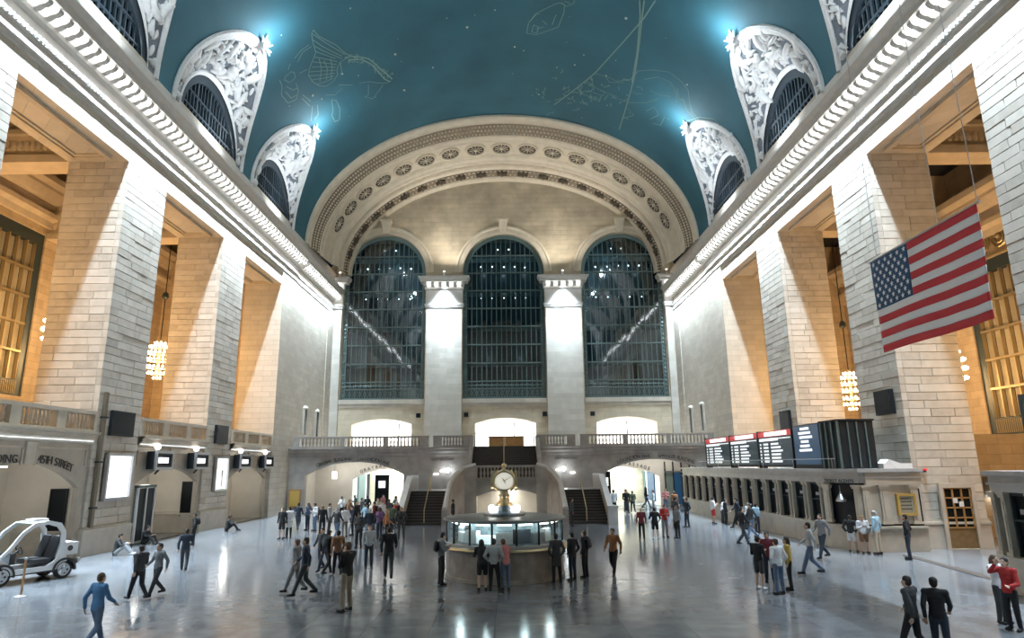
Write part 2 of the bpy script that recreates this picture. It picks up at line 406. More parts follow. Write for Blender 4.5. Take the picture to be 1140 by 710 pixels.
# side galleries: floor, outer wall with windows, cross beams, upper ceiling coloured dark as unlit
WIN_N = 0
pane_me = bpy.data.meshes.new('pane'); pane_me.from_pydata([(-.5, 0, -.5), (.5, 0, -.5), (.5, 0, .5), (-.5, 0, .5), (-.5, .03, -.5), (.5, .03, -.5), (.5, .03, .5), (-.5, .03, .5)], [], [(0, 1, 2, 3), (7, 6, 5, 4), (0, 4, 5, 1), (1, 5, 6, 2), (2, 6, 7, 3), (3, 7, 4, 0)])
pane_me.materials.append(MATS['warm_pane'])
mat('gallery_stone', (.50, .40, .27), .75, var=.14, vscale=1.5, brick=(1.3, .5, .012, .6))
for s, nm, dz in ((-1, 'left', 0.0), (1, 'right', -3.0)):
    g = MB()
    wins = [(a + .1, c - .1) for a, c in [(11.1, 18.5)] + OPEN]
    holes = [[(a, 8.2 + dz), (c, 8.2 + dz), (c, 18.8 + dz), (a, 18.8 + dz)] for a, c in wins]
    g.holed([(-14, 0), (56, 0), (56, 24), (-14, 24)], holes, lambda u, v, d: (s * (OUT + d), u, v), 0, .8)
    g.box(s * (W + DEEP), s * (OUT + .8), 55.2, 56, 0, 24)
    go = g.build('wall_gallery_' + nm, 'gallery_stone'); struct(go, 'warm lit outer wall of the gallery behind the %s piers' % nm, 'wall')
    c = MB().box(s * (W + DEEP), s * (OUT + .8), -14, 56, 23.4 + dz * .3, 24.2).build('ceiling_gallery_' + nm, 'gallery_unlit')
    struct(c, 'upper ceiling of the gallery behind the %s piers, coloured dark as in shade' % nm, 'ceiling')
    # cornice mouldings along the outer wall
    pr = [(0, 19.3), (.2, 19.3), (.25, 19.7), (.55, 19.9), (.55, 20.2), (.2, 20.25), (.2, 20.9), (.5, 21.0), (.8, 21.5), (.8, 21.7), (1.2, 21.9), (1.2, 22.3), (0, 22.4)]
    MB().sweep([(p, z + dz * .75) for p, z in pr], lambda p, z, t: (s * (OUT - p), t, z), [-14, 55.2]).build('gallery_cornice', 'soffit_stone', go)
    # cross beams at the piers
    for k, (a, c) in enumerate(PIERS):
        bm_ = MB().box(s * (W + DEEP), s * OUT, a + .1, a + 1.3, ZT, 23.4 + dz * .3)
        bm_.box(s * (W + DEEP), s * OUT, a - .06, a + .1, ZT, ZT + .42); bm_.box(s * (W + DEEP), s * OUT, a - .12, a + .1, ZT + 1.5, ZT + 1.75)
        bo = bm_.build('cross_beam', 'soffit_stone', go)
        rl = MB(); n = 26
        for i in range(n):
            x = W + DEEP + .2 + (OUT - W - DEEP - .4) * (i + .5) / n
            rl.ball((s * x, a + .08, ZT + .95), .15, 6, 4, (1, .5, 1.9))
        tag(rl.build('beam_relief', 'soffit_stone', bo, fix=False), kind='stuff')
    # windows in the outer wall
    for (a, c) in wins:
        WIN_N += 1
        z0, z1 = 8.2 + dz, 18.8 + dz
        t = bpy.data.objects.new('window_%d' % WIN_N, None); COL.objects.link(t); t.location = (s * OUT, (a + c) / 2, z0)
        struct(t, 'tall bronze grid window on the outer %s gallery wall, %s' % (nm, {11.2: 'nearest the camera', 22.2: 'behind the nearest opening', 33.25: 'behind the middle opening', 44.3: 'behind the farthest opening'}[round(a, 2)]), 'window')
        f = MB()
        for y0, y1, q0, q1 in ((a, a + .55, z0, z1), (c - .55, c, z0, z1), (a + .55, c - .55, z1 - .75, z1), (a + .55, c - .55, z0, z0 + 1.0)): f.box(s * (OUT + .1), s * (OUT + .5), y0, y1, q0, q1)
        f.build('window_frame', 'bronze_dark', t)
        gr = MB(); y = a + .6
        while y < c - .6: gr.box(s * (OUT + .06), s * (OUT + .12), y, y + .06, z0 + .1, z0 + .9); y += .16
        tag(gr.build('grille', 'bronze_gold', t), kind='stuff')
        ncol = 8; nrow = 5; cw = (c - a - 1.1) / ncol; rh = (z1 - z0 - 1.75) / nrow
        for i in range(ncol + 1): MB().box(s * (OUT + .12), s * (OUT + .34), a + .55 + i * cw - .05, a + .55 + i * cw + .05, z0 + 1, z1 - .75).build('mullion', 'bronze_gold', t)
        for j in range(1, nrow):
            zz = z0 + 1 + j * rh
            MB().box(s * (OUT + .08), s * (OUT + .36), a + .55, c - .55, zz - .07, zz + .07).build('transom', 'bronze_gold', t)
        for i in range(ncol):
            for j in range(nrow):
                o = link('pane', pane_me, None, t, (s * .38, a + .55 + (i + .5) * cw - t.location.y, 1 + (j + .5) * rh), (cw - .08, 1, rh - .1), (0, 0, -s * PI / 2))
    # carved frieze with a roundel above the lower right-hand windows
    if s > 0:
        for (a, c) in wins[1:]:
            yc = (a + c) / 2
            ring = MB()
            for yy in np.arange(a + .7, c - .3, 1.45):
                for R, r in ((.62, .09), (.38, .08)):
                    for q in range(14):
                        t0 = 2 * PI * q / 14; t1 = 2 * PI * (q + 1) / 14
                        ring.tube((OUT - .05, yy + R * math.cos(t0), 16.85 + R * math.sin(t0)), (OUT - .05, yy + R * math.cos(t1), 16.85 + R * math.sin(t1)), r, r, 5, False)
                ring.ball((OUT - .08, yy, 16.85), .2, 8, 5)
            ring.box(OUT - .12, OUT, a, c, 15.85, 16.05); ring.box(OUT - .12, OUT, a, c, 17.65, 17.85)
            tag(ring.build('carved_frieze', 'bronze_gold', go, fix=False), kind='stuff')

# ------------------------------------------------------------------ cornices with lamp bulbs
PROF = [(0, 19.55), (.10, 19.57), (.10, 19.75), (.18, 19.80), (.18, 19.98), (.07, 20.02), (.07, 20.28), (.20, 20.33), (.24, 20.5), (.10, 20.55), (.10, 21.05), (.28, 21.15), (.34, 21.3), (.34, 21.74),
        (.98, 21.76), (.98, 22.02), (1.08, 22.06), (1.26, 22.3), (1.26, 22.38), (.5, 22.55), (0, 22.6)]
mod_me = bpy.data.meshes.new('modillion')
_b = MB().sweep([(.30, 21.30), (.46, 21.32), (.60, 21.42), (.78, 21.46), (.90, 21.56), (.93, 21.70), (.30, 21.70)], lambda p, z, t: (p, t, z), [-.13, .13], True)
_b.add([(p, y, z) for y in (-.13, .13) for p, z in [(.30, 21.30), (.46, 21.32), (.60, 21.42), (.78, 21.46), (.90, 21.56), (.93, 21.70), (.30, 21.70)]], [tuple(range(7)), tuple(range(13, 6, -1))])
mod_me.from_pydata(_b.v, [], _b.f); mod_me.materials.append(MATS['plaster_cornice']); mod_me.update()
bulb_me = bpy.data.meshes.new('bulb'); _b = MB().ball((.66, 0, 21.56), .15, 8, 6, (1.3, 1, 1)); bulb_me.from_pydata(_b.v, [], _b.f); bulb_me.materials.append(MATS['bulb_cool']); bulb_me.update()
for n, (s, nm) in enumerate(((-1, 'left'), (1, 'right'))):
    b = MB()
    mp = lambda p, z, t: (s * (W - p), t, z)
    b.sweep(PROF, mp, [-14, 55.3]); b.sweep([(p - .12, z) for p, z in PROF], lambda p, z, t: (s * (W - max(p, -.01)), t, z), [55.3, YE])
    b.add([mp(p, z, 55.3) for p, z in PROF], [tuple(range(len(PROF)))])
    # egg shaped dentils under the frieze
    o = b.build('trim_%d' % (n + 1), 'plaster_cornice'); struct(o, 'deep white %s cornice lined with glowing bulbs and brackets' % nm, 'cornice')
    d = MB(); y = 16.0
    while y < 55: d.box(s * (W - .30), s * (W - .22), y, y + .11, 20.34, 20.48); y += .22
    tag(d.build('dentils', 'plaster_cornice', o, fix=False), kind='stuff')
    y = 17.0
    while y < YE - .4:
        if abs(y - 55.3) > .35:
            sh = 0 if y < 55.3 else .12
            q = link('modillion', mod_me, None, o, (s * W if s < 0 else W, y, 0), None, (0, 0, 0 if s < 0 else PI)); q.location.x += s * sh
            q = link('bulb', bulb_me, None, o, (s * W, y + .31, 0), None, (0, 0, 0 if s < 0 else PI)); q.location.x += s * sh
        y += .62
    # lamps standing on the cornice
    # attic strip the vault springs from
    MB().box(s * (W - .05), s * (W + .6), -14, YE, 22.5, 24.1).build('attic_course', 'plaster_cornice', o)

# ------------------------------------------------------------------ vault with lunettes
A_V, R_V, H_V = W, 13.0, 24.0
def vpt(Y, phi, inset=0.0): return (-(A_V - inset) * math.cos(phi), Y, H_V + (R_V - inset) * math.sin(phi))
LUN = [14.75, 26.05, 37.35, 48.65]
def lun_outline(yc, n=40):
    pts = []
    for i in range(n + 1):
        t = PI * i / n
        z = 6.75 * (math.sin(t) ** .92)
        pts.append((yc - 4.72 * (abs(math.cos(t)) ** .94) * (1 if math.cos(t) > 0 else -1), math.asin(z / R_V)))
    return pts
def tri_vault():
    V = []; E = []; holes = []
    for yc in LUN:
        for sd in (0, 1):
            h = [(y, (ph if sd == 0 else PI - ph)) for y, ph in lun_outline(yc)]
            holes.append(h)
    y0, y1 = -14.0, 57.0
    outer = [(y0, 0)]
    base0 = sorted([(h[0][0], h[-1][0]) for h in holes[::2]])
    SX = 13.0  # scale the angle so that triangles stay even
    def P(p): return Vector((p[0], p[1] * SX))
    # outer boundary runs along the springing and around every lunette
    for a, b in base0: pass
    loop = [(y0, 0)]
    for h in sorted(holes[::2], key=lambda h: h[0][0]): loop += h
    loop += [(y1, 0)] + [(y1, PI * i / 48) for i in range(1, 48)] + [(y1, PI)]
    for h in sorted(holes[1::2], key=lambda h: -h[0][0]): loop += h[::-1]
    loop += [(y0, PI)] + [(y0, PI * i / 24) for i in range(23, 0, -1)]
    pts = [P(p) for p in loop]; E = [(i, (i + 1) % len(pts)) for i in range(len(pts))]
    L2 = [(p.x, p.y) for p in pts]
    for yy in np.arange(y0 + 1, y1, 1.4):
        for q in range(1, 60):
            p = (yy, PI * q / 60 * SX)
            if inside(p, L2) and min((p[0] - a) ** 2 + (p[1] - b) ** 2 for a, b in L2) > .25: pts.append(Vector(p))
    vo, eo, fo, *_ = delaunay_2d_cdt(pts, E, [], 0, 1e-5)
    keep = [tuple(t) for t in fo if inside(sum((vo[i] for i in t), Vector((0, 0))) / 3, L2)]
    b = MB(); b.add([vpt(p.x, p.y / SX) for p in vo], keep); return b
vault = tri_vault().build('ceiling', 'ceiling_teal', smooth=True); struct(vault, 'teal barrel vault ceiling painted with golden constellations', 'ceiling')

mat('relief_shade_ground', (.20, .23, .27), .8, var=.2, vscale=3)  # dark ground colour stands in for shadows between the carvings
mat('lunette_frame', (.035, .055, .075), .45, metal=.2)
win_no = WIN_N
for s in (-1, 1):
    for k, yc in enumerate(LUN):
        # carved lunette surround: from the window arch up to the vault
        if k:
            t = thing('lunette_surround', 'white carved plaster lunette on the %s of the vault, %s from the end wall' % ('left' if s < 0 else 'right', ['', 'third', 'second', 'first'][k]), 'lunette', (s * W, yc, H_V), group='carved lunettes of the vault')
        else:
            t = thing('lunette_surround', 'white carved plaster lunette on the %s of the vault, above the camera' % ('left' if s < 0 else 'right'), 'lunette', (s * W, yc, H_V), group='carved lunettes of the vault')
        n = 72; m = 20
        out = lun_outline(yc, n); grid = []
        for i in range(n + 1):
            tt = PI * i / n
            wp = Vector((s * W, yc - 3.95 * math.cos(tt), 23.9 + 4.0 * math.sin(tt)))
            Y, ph = out[i]; op = Vector(vpt(Y, ph)); op.x = s * abs(op.x)
            grid.append((wp, op))
        def gp(i, f): return grid[i][0].lerp(grid[i][1], f)
        inw = Vector((-s * .55, 0, -.85))
        def band(name, fs, m_):
            q = MB(); vs = []
            for i in range(n + 1):
                for f, h in fs: vs.append(gp(i, f) + (inw + Vector((0, (yc - gp(i, f).y) * .12, 0))).normalized() * h)
            L_ = len(fs); q.add(vs, [(i * L_ + j, i * L_ + j + 1, (i + 1) * L_ + j + 1, (i + 1) * L_ + j) for i in range(n) for j in range(L_ - 1)]); return q.build(name, m_, t, smooth=False)
        band('relief_shade_ground', [(.08 + .76 * j / 8, 0) for j in range(9)], 'relief_shade_ground')
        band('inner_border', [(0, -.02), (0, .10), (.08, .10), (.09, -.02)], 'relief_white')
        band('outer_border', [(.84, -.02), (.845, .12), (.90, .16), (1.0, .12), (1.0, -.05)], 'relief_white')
        orn = MB(); rg = random.Random(100 + k * 2 + (s > 0))
        for q in range(190):
            i = int(n * min(.96, max(.04, rg.gauss(.5, .22)))); f = rg.uniform(.12, .80); p = gp(i, f)
            span = (grid[i][1] - grid[i][0]).length
            if span * .76 < .35: continue
            tv = (grid[i][1] - grid[i][0]).normalized(); tu = (gp(min(n, i + 1), f) - gp(i - 1, f)).normalized(); nv = tu.cross(tv).normalized()
            if nv.dot(inw) < 0: nv = -nv
            g = rg.uniform(0, 2 * PI); ax = (tu * math.cos(g) + tv * math.sin(g)).normalized(); ay = nv.cross(ax)
            big = q < 34; L0 = min(rg.uniform(.45, .85) if big else rg.uniform(.16, .42), span * .34); wd = L0 * rg.uniform(.26, .42); hh = rg.uniform(.14, .30) if big else rg.uniform(.08, .2)
            sb = MB().ball((0, 0, 0), 1, 8, 5); bend = rg.uniform(-.5, .5)
            orn.add([p + ax * (v[0] * L0) + ay * (v[1] * wd + bend * L0 * v[0] * v[0]) + nv * (v[2] * hh + .04) for v in sb.v], sb.f)
        cl_ = gp(n // 2, .5)
        for q in range(3): orn.ball(gp(n // 2, .36 + .16 * q) + inw * .1, .42 - .08 * q, 10, 7)
        tag(orn.build('carved_ornament', 'relief_white', t, smooth=True, fix=False), kind='stuff')
        # rib along the groin
        rb = MB(); pts = []
        for i in range(0, n + 1, 3):
            Y, ph = out[i]; p = Vector(vpt(Y, ph, .03)); p.x = s * abs(p.x); pts.append(p)
        for a_, b_ in zip(pts, pts[1:]): rb.tube(a_, b_, .17, .17, 6, False)
        rb.build('rib', 'relief_white', t)
        # shell crest with lamps at the tip
        tip = Vector(vpt(yc, math.asin(6.75 / R_V), .25)); tip.x = s * abs(tip.x)
        cr = MB()
        for q in range(9):
            a_ = PI * 2 * q / 9
            cr.tube(tip, tip + Vector((-s * (.25 + .15 * (q % 2)), .75 * math.cos(a_), .6 * math.sin(a_) + .1)), .13, .04, 6)
        cr.ball(tip, .28, 8, 6); cr.build('crest', 'relief_white', t)
        MB().ball(tip + Vector((-s * .45, -.25, .1)), .08, 8, 6).build('lamp', 'lamp_spot', t)
        pl = point_light('lunette_lamp', tip + Vector((-s * 1.3, -.1, -.35)) - t.location, 560, (.80, .93, 1.0), .15, t)
        # flood lamp on the cornice below
        fl_ = thing('flood_lamp', 'small flood lamp on the %s cornice below the lunette %s' % ('left' if s < 0 else 'right', ['above the camera', 'at the top of the picture', 'in the middle of the row', 'nearest the end wall'][k]), 'lamp', (s * (W - .75), yc, 22.5), group='flood lamps on the cornices')
        MB().tube((s * (W - .75), yc, 22.45), (s * (W - .72), yc, 22.72), .10, .14, 10).build('lamp_housing', 'steel', fl_); MB().ball((s * (W - .72), yc, 22.74), .11, 8, 6).build('lamp_glass', 'lamp_white', fl_)
        area_light('flood_light', (s * (W - .9), yc, 22.95), (s * .12, 0.02, 1), 3.0, .25, 120, (.86, .94, 1.0), 110)
        # window
        win_no += 1
        wt = bpy.data.objects.new('window_%d' % win_no, None); COL.objects.link(wt); wt.location = (s * (W + .1), yc, 23.9)
        struct(wt, 'dark arched lunette window on the %s, %s' % ('left' if s < 0 else 'right', ['above the camera', 'at the top of the picture', 'in the middle of the row', 'nearest the end wall'][k]), 'window')
        f = MB(); pr = arc(-3.95, 3.95, 0, 3.99, 36)
        sp = lambda u, v, d: (s * (W + .1 + d), yc + u, 23.9 + v)
        f.holed([(-3.98, -1.2)] + arc(-3.98, 3.98, 0, 4.02, 36) + [(3.98, -1.2)], [[(-3.5, -1.0)] + arc(-3.5, 3.5, 0, 3.4, 30) + [(3.5, -1.0)]], sp, -.05, .35)
        f.build('window_frame', 'lunette_frame', wt)
        for q in range(-8, 9):
            x = q * .41; zt = math.sqrt(max(0, 3.5 ** 2 - x * x))
            MB().box(s * (W + .16), s * (W + .26), yc + x - (.05 if q % 4 else .09), yc + x + (.05 if q % 4 else .09), 22.9, 23.9 + zt).build('mullion', 'lunette_frame', wt)
        for zz, hw in ((24.9, 3.35), (25.9, 2.85)):
            MB().box(s * (W + .14), s * (W + .28), yc - hw, yc + hw, zz - .06, zz + .06).build('transom', 'lunette_frame', wt)
        MB().prism([(-3.7, -1.0)] + arc(-3.7, 3.7, 0, 3.7, 30) + [(3.7, -1.0)], sp, .24, .28).build('pane', 'window_back', wt)
win_no_end = win_no

# painted constellations and stars (thin raised gilding on the vault)
def stroke(mb, px, w=.05):
    P = [vault_hit(x, y) for x, y in px]
    for a, b in zip(P, P[1:]):
        def nrm(p): return Vector((p.x / A_V ** 2, 0, (p.z - H_V) / R_V ** 2)).normalized()
        na = nrm(a); nb = nrm(b); d = (b - a)
        if d.length < 1e-4: continue
        d.normalize(); sa = d.cross(na).normalized() * w; sb = d.cross(nb).normalized() * w
        a1 = a - na * .03; b1 = b - nb * .03
        mb.add([a1 - sa, a1 + sa, b1 + sb, b1 - sb], [(0, 1, 2, 3)])
def zz(ox, oy, k, L): return [(ox + x / k, oy + y / k) for x, y in L]
def wob(p, q, amp, n=8):
    r = []
    for i in range(n + 1):
        f = i / n; r.append((p[0] + (q[0] - p[0]) * f + random.uniform(-amp, amp), p[1] + (q[1] - p[1]) * f + random.uniform(-amp, amp)))
    return r
Z1 = lambda L: zz(300, 10, 5.46, L)
Z2 = lambda L: zz(560, 0, 4.385, L)
CON = []
horse = [Z1(L) for L in (
    [(265, 125), (300, 165), (350, 190), (400, 215), (440, 250), (480, 280)], [(265, 125), (255, 150), (262, 200), (280, 260), (262, 310), (245, 350), (235, 400), (260, 440), (300, 465), (345, 468), (385, 440), (412, 400), (410, 360), (430, 320), (480, 290)],
    [(262, 150), (320, 190), (400, 240), (460, 275)], [(262, 185), (320, 225), (390, 262), (440, 285)], [(268, 220), (320, 250), (390, 280), (440, 300)], [(275, 255), (330, 275), (400, 300)], [(272, 290), (330, 300), (410, 318)],
    [(262, 320), (320, 325), (405, 335)], [(255, 350), (320, 350), (400, 352)], [(245, 380), (310, 375), (400, 370)], [(240, 405), (310, 400), (395, 388)], [(255, 430), (320, 420), (390, 405)], [(290, 455), (340, 440), (385, 420)],
    [(330, 310), (350, 360), (345, 430)], [(370, 300), (380, 350), (372, 420)], [(300, 300), (315, 360), (305, 440)],
    [(430, 320), (438, 385), (425, 400)], [(420, 460), (505, 460)], [(440, 480), (400, 520), (340, 520)], [(545, 450), (600, 440), (690, 450), (735, 440)], [(600, 460), (600, 520), (580, 530), (625, 545), (660, 500), (690, 460)],
    [(130, 380), (95, 410), (90, 430), (120, 445), (155, 420), (150, 385), (130, 380)], [(125, 330), (110, 370)], [(170, 320), (200, 260), (255, 225)], [(150, 300), (190, 250), (240, 215)],
    [(60, 430), (75, 470), (70, 520), (110, 570), (160, 550), (175, 500), (160, 450)], [(95, 500), (130, 540), (165, 520)], [(100, 470), (140, 490), (170, 480)], [(195, 540), (235, 580), (245, 590)], [(200, 520), (250, 560)],
    [(260, 590), (255, 640), (250, 680)], [(290, 580), (295, 640), (275, 670)], [(375, 550), (385, 610), (378, 650), (400, 685), (425, 670), (425, 600), (405, 555), (375, 550)], [(180, 390), (230, 365)])]
thick = [Z1(L) for L in ([(455, 295), (500, 285), (550, 290), (600, 300), (640, 330), (680, 370), (720, 400), (745, 425)], [(480, 305), (560, 305), (620, 335), (665, 385), (700, 425), (735, 440)])]
fish = [Z2(L) for L in ([(115, 160), (125, 110), (160, 65), (220, 35), (270, 12), (300, 20), (298, 60), (270, 130), (215, 150), (160, 168), (115, 160)], [(130, 105), (160, 70), (180, 65)], [(240, 120), (255, 80), (262, 70)], [(150, 120), (175, 130), (165, 160), (140, 155), (150, 120)], [(160, 140), (200, 130)],
    [(285, 10), (310, 30), (345, 15), (350, 0)], [(300, 5), (330, 15)], [(195, 100), (215, 120)])]
poles = [Z2(L) for L in ([(690, 0), (680, 80), (665, 220), (645, 360), (620, 460), (590, 560), (568, 630)], [(668, 0), (670, 80), (655, 260), (630, 400)], [(745, 0), (690, 85), (600, 190), (450, 355), (365, 425), (250, 510)])]
lion = [Z2(L) for L in ([(440, 355), (500, 370), (560, 395), (625, 385), (660, 345), (730, 340), (810, 350), (870, 395), (905, 440), (912, 500), (925, 550), (1000, 620), (1060, 650)], [(690, 385), (760, 375), (820, 400), (845, 450), (850, 500)],
    [(375, 450), (420, 440), (480, 465), (470, 495), (420, 470), (375, 450)], [(430, 370), (440, 420), (500, 450), (560, 470)], [(500, 370), (520, 400), (590, 400)], [(560, 480), (620, 500), (700, 500), (760, 480)], [(720, 440), (760, 460), (820, 470)], [(700, 540), (740, 520), (760, 560), (720, 580)], [(880, 480), (900, 540), (960, 600)],
    [(730, 600), (770, 610), (790, 570)], [(600, 520), (640, 560), (580, 580)], [(900, 590), (960, 570), (1030, 580), (1090, 640)], [(850, 430), (860, 480), (885, 490)])]
for nm, sets, w in (('constellation_lines', horse + fish, .028), ('constellation_lines', lion, .026), ('constellation_lines', thick, .06), ('constellation_lines', poles, .05)):
    b = MB()
    for L in sets: stroke(b, L, w)
    if nm and sets is thick or sets is horse: pass
    if sets is lion:
        for _ in range(60):
            x = random.gauss(655, 28); y = random.gauss(103, 10); stroke(b, wob((x, y), (x + random.uniform(-8, 8), y + random.uniform(-5, 5)), 1.2, 4), .028)
    if sets is thick:
        for _ in range(60):
            f = random.random(); x = 385 + 50 * f + random.uniform(-4, 4); y = 63 + 22 * f ** 1.4 + random.uniform(-4, 4); stroke(b, [(x, y), (x + random.uniform(-3, 3), y + random.uniform(-3, 3))], .03)
    tag(b.build(nm, 'gold_paint', vault, fix=False), kind='stuff')
b = MB()
stars = [(390, 9), (551, 11), (573, 52), (697, 20), (650, 61), (482, 75), (381, 82), (399, 84), (348, 106), (358, 110), (322, 118), (440, 60), (313, 39), (676, 117), (765, 94), (675, 84), (640, 72), (620, 75), (450, 100), (520, 30), (600, 105)]
for (x, y) in stars:
    p = vault_hit(x, y); b.ball(p, random.choice((.06, .08, .12)), 6, 4)
for _ in range(50):
    Y = random.uniform(20, 56); ph = random.uniform(.65, PI - .65); b.ball(vpt(Y, ph), random.uniform(.025, .055), 5, 4)
tag(b.build('gilded_stars', 'star_gold', vault, fix=False), kind='stuff')

# ------------------------------------------------------------------ great end arch
def end_r(Y):  # half width and rise of the soffit at depth Y
    f = (Y - 56.9) / (YE - 56.9); return W - .05 - 1.15 * f, 12.85 - 1.25 * f
def ept(Y, a, ins=0.0):
    A, R = end_r(Y); return (-(A - ins) * math.cos(a), Y, 24.0 + (R - ins) * math.sin(a))
NA = 120
prof = [(56.9, -.1), (56.9, .12), (57.15, .2), (57.4, .2), (57.5, .05), (57.9, .0), (58.0, .08), (60.0, .08), (60.1, .18), (60.3, .18), (60.4, .0), (60.95, .0), (61.05, .1), (61.15, .1), (61.2, .02), (63.5, .02), (63.55, .1), (63.7, .1), (63.8, .22), (64.1, .30), (64.2, .30), (64.3, .42), (64.6, .42),
        (64.7, .30), (65.1, .26), (65.2, .42), (65.5, .5), (65.6, .5), (65.65, .36), (67.3, .36), (67.35, .5), (67.6, .55), (YE + .05, .55)]
b = MB(); vs = [ept(Y, PI * i / NA, d) for i in range(NA + 1) for Y, d in prof]; n = len(prof)
b.add(vs, [(i * n + j, i * n + j + 1, (i + 1) * n + j + 1, (i + 1) * n + j) for i in range(NA) for j in range(n - 1)])
arch = b.build('end_arch', 'arch_plaster', smooth=False); struct(arch, 'great cream coffered arch framing the end wall above the three windows', 'arch')
# carved bands
mat('arch_mid', (.26, .205, .145), .8, var=.35, vscale=5)  # brown ground carries painted shade and dirt between the beads
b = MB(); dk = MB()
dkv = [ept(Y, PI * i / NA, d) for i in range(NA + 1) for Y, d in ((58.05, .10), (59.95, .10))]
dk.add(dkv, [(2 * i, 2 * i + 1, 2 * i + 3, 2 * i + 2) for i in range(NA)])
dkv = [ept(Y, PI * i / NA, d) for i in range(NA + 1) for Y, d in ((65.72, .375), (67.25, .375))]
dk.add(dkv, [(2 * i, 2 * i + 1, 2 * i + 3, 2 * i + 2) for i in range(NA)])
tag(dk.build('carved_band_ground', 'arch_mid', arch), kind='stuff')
for row, (Y, n, r) in enumerate(((58.4, 150, .105), (59.0, 150, .12), (59.6, 150, .105))):
    for i in range(n):
        a = PI * (i + .5 * (row % 2) + .25) / n; b.ball(ept(Y, a, .12), r, 6, 4, (1, 1.1, .9))
for i in range(230): b.ball(ept(64.9, PI * (i + .5) / 230, .34), .09, 5, 4)
for i in range(110):
    a = PI * (i + .5) / 110; b.ball(ept(66.1, a, .40), .13, 6, 4, (1, .9, .7)); b.ball(ept(66.85, a + .014, .40), .13, 6, 4, (1, .9, .7))
tag(b.build('carved_band_beads', 'arch_plaster', arch, fix=False), kind='stuff')
# roundels
def disc_at(mb, c, n, t, R0, z0, R1, z1, N=20, sq=1.0):
    n = Vector(n); t = Vector(t); w = n.cross(t)
    vs = []
    for R, zq in ((R0, z0), (R1, z1)):
        for i in range(N):
            a = 2 * PI * i / N; vs.append(Vector(c) + t * (R * math.cos(a) * sq) + w * (R * math.sin(a)) + n * zq)
    mb.add(vs, [(i, (i + 1) % N, N + (i + 1) % N, N + i) for i in range(N)])
for k in range(17):
    a = PI * (.105 + .79 * k / 16.0)
    c = Vector(ept(62.3, a, .03)); A, R = end_r(62.3)
    nn = Vector((math.cos(a) / A, 0, -math.sin(a) / R)).normalized(); tt = (Vector((0, 1, 0)) + nn * .11).normalized(); nn = (nn - Vector((0, .11, 0))).normalized()
    ring = MB(); disc_at(ring, c, nn, tt, 1.12, 0, 1.10, .16, 24, .94); disc_at(ring, c, nn, tt, 1.10, .16, .92, .16, 24, .94); disc_at(ring, c, nn, tt, .92, .16, .88, .0, 24, .94)
    ro = ring.build('roundel', 'arch_plaster', arch, fix=False)
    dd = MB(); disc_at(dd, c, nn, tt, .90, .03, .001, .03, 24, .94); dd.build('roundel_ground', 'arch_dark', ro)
    pt = MB()
    for q in range(10):
        g = 2 * PI * q / 10; w = nn.cross(tt); d = tt * math.cos(g) * .94 + w * math.sin(g)
        pt.tube(c + d * .22 + nn * .05, c + d * .70 + nn * .05, .025, .05, 5)
    pt.ball(c + nn * .05, .2, 8, 5); pt.build('rosette', 'arch_plaster', ro)
for k in range(21):
    a = PI * (.06 + .88 * k / 20.0); pt = MB(); c = Vector(ept(66.5, a, .45))
    for q in range(6):
        g = 2 * PI * q / 6; A, R = end_r(66.5); nn = Vector((math.cos(a) / A, 0, -math.sin(a) / R)).normalized(); w = nn.cross(Vector((0, 1, 0)))
        pt.tube(c, c + Vector((0, 1, 0)) * math.cos(g) * .6 + w * math.sin(g) * .6 + nn * .05, .2, .1, 6)
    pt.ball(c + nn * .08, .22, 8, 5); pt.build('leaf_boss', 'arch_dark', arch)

# ------------------------------------------------------------------ end wall with three arched windows
WX = (-12.85, 0.05, 12.95); HW = 4.42
WZ0, WZS = 10.55, 24.35
DOORX = ((-15.9, -9.65), (-3.05, 3.3), (9.6, 15.9))
endf = lambda u, v, d: (u, YE + d, v)
holes = [[(x - HW, WZ0)] + [(x - HW, WZS)] + [(x - HW * math.cos(PI * i / 40), WZS + HW * math.sin(PI * i / 40)) for i in range(1, 40)] + [(x + HW, WZS), (x + HW, WZ0)] for x in WX]
dholes = [arched(a, c, ZB, 8.0, 8.55, 16) for a, c in DOORX]
outer = [(-W - 1, 0), (W + 1, 0), (W + 1, 24.5)] + [(18.6 * math.cos(PI * i / 40), 24.5 + 12.9 * math.sin(PI * i / 40)) for i in range(1, 40)] + [(-W - 1, 24.5)]
ew = MB().holed(outer, holes + dholes, endf, 0, .9).build('wall_end', 'tympanum'); struct(ew, 'far end wall of cream stone holding three tall arched windows', 'wall')
mat('facing_cream', (.72, .63, .48), .75, var=.10, vscale=1.0, brick=(1.35, .5, .012, .75))
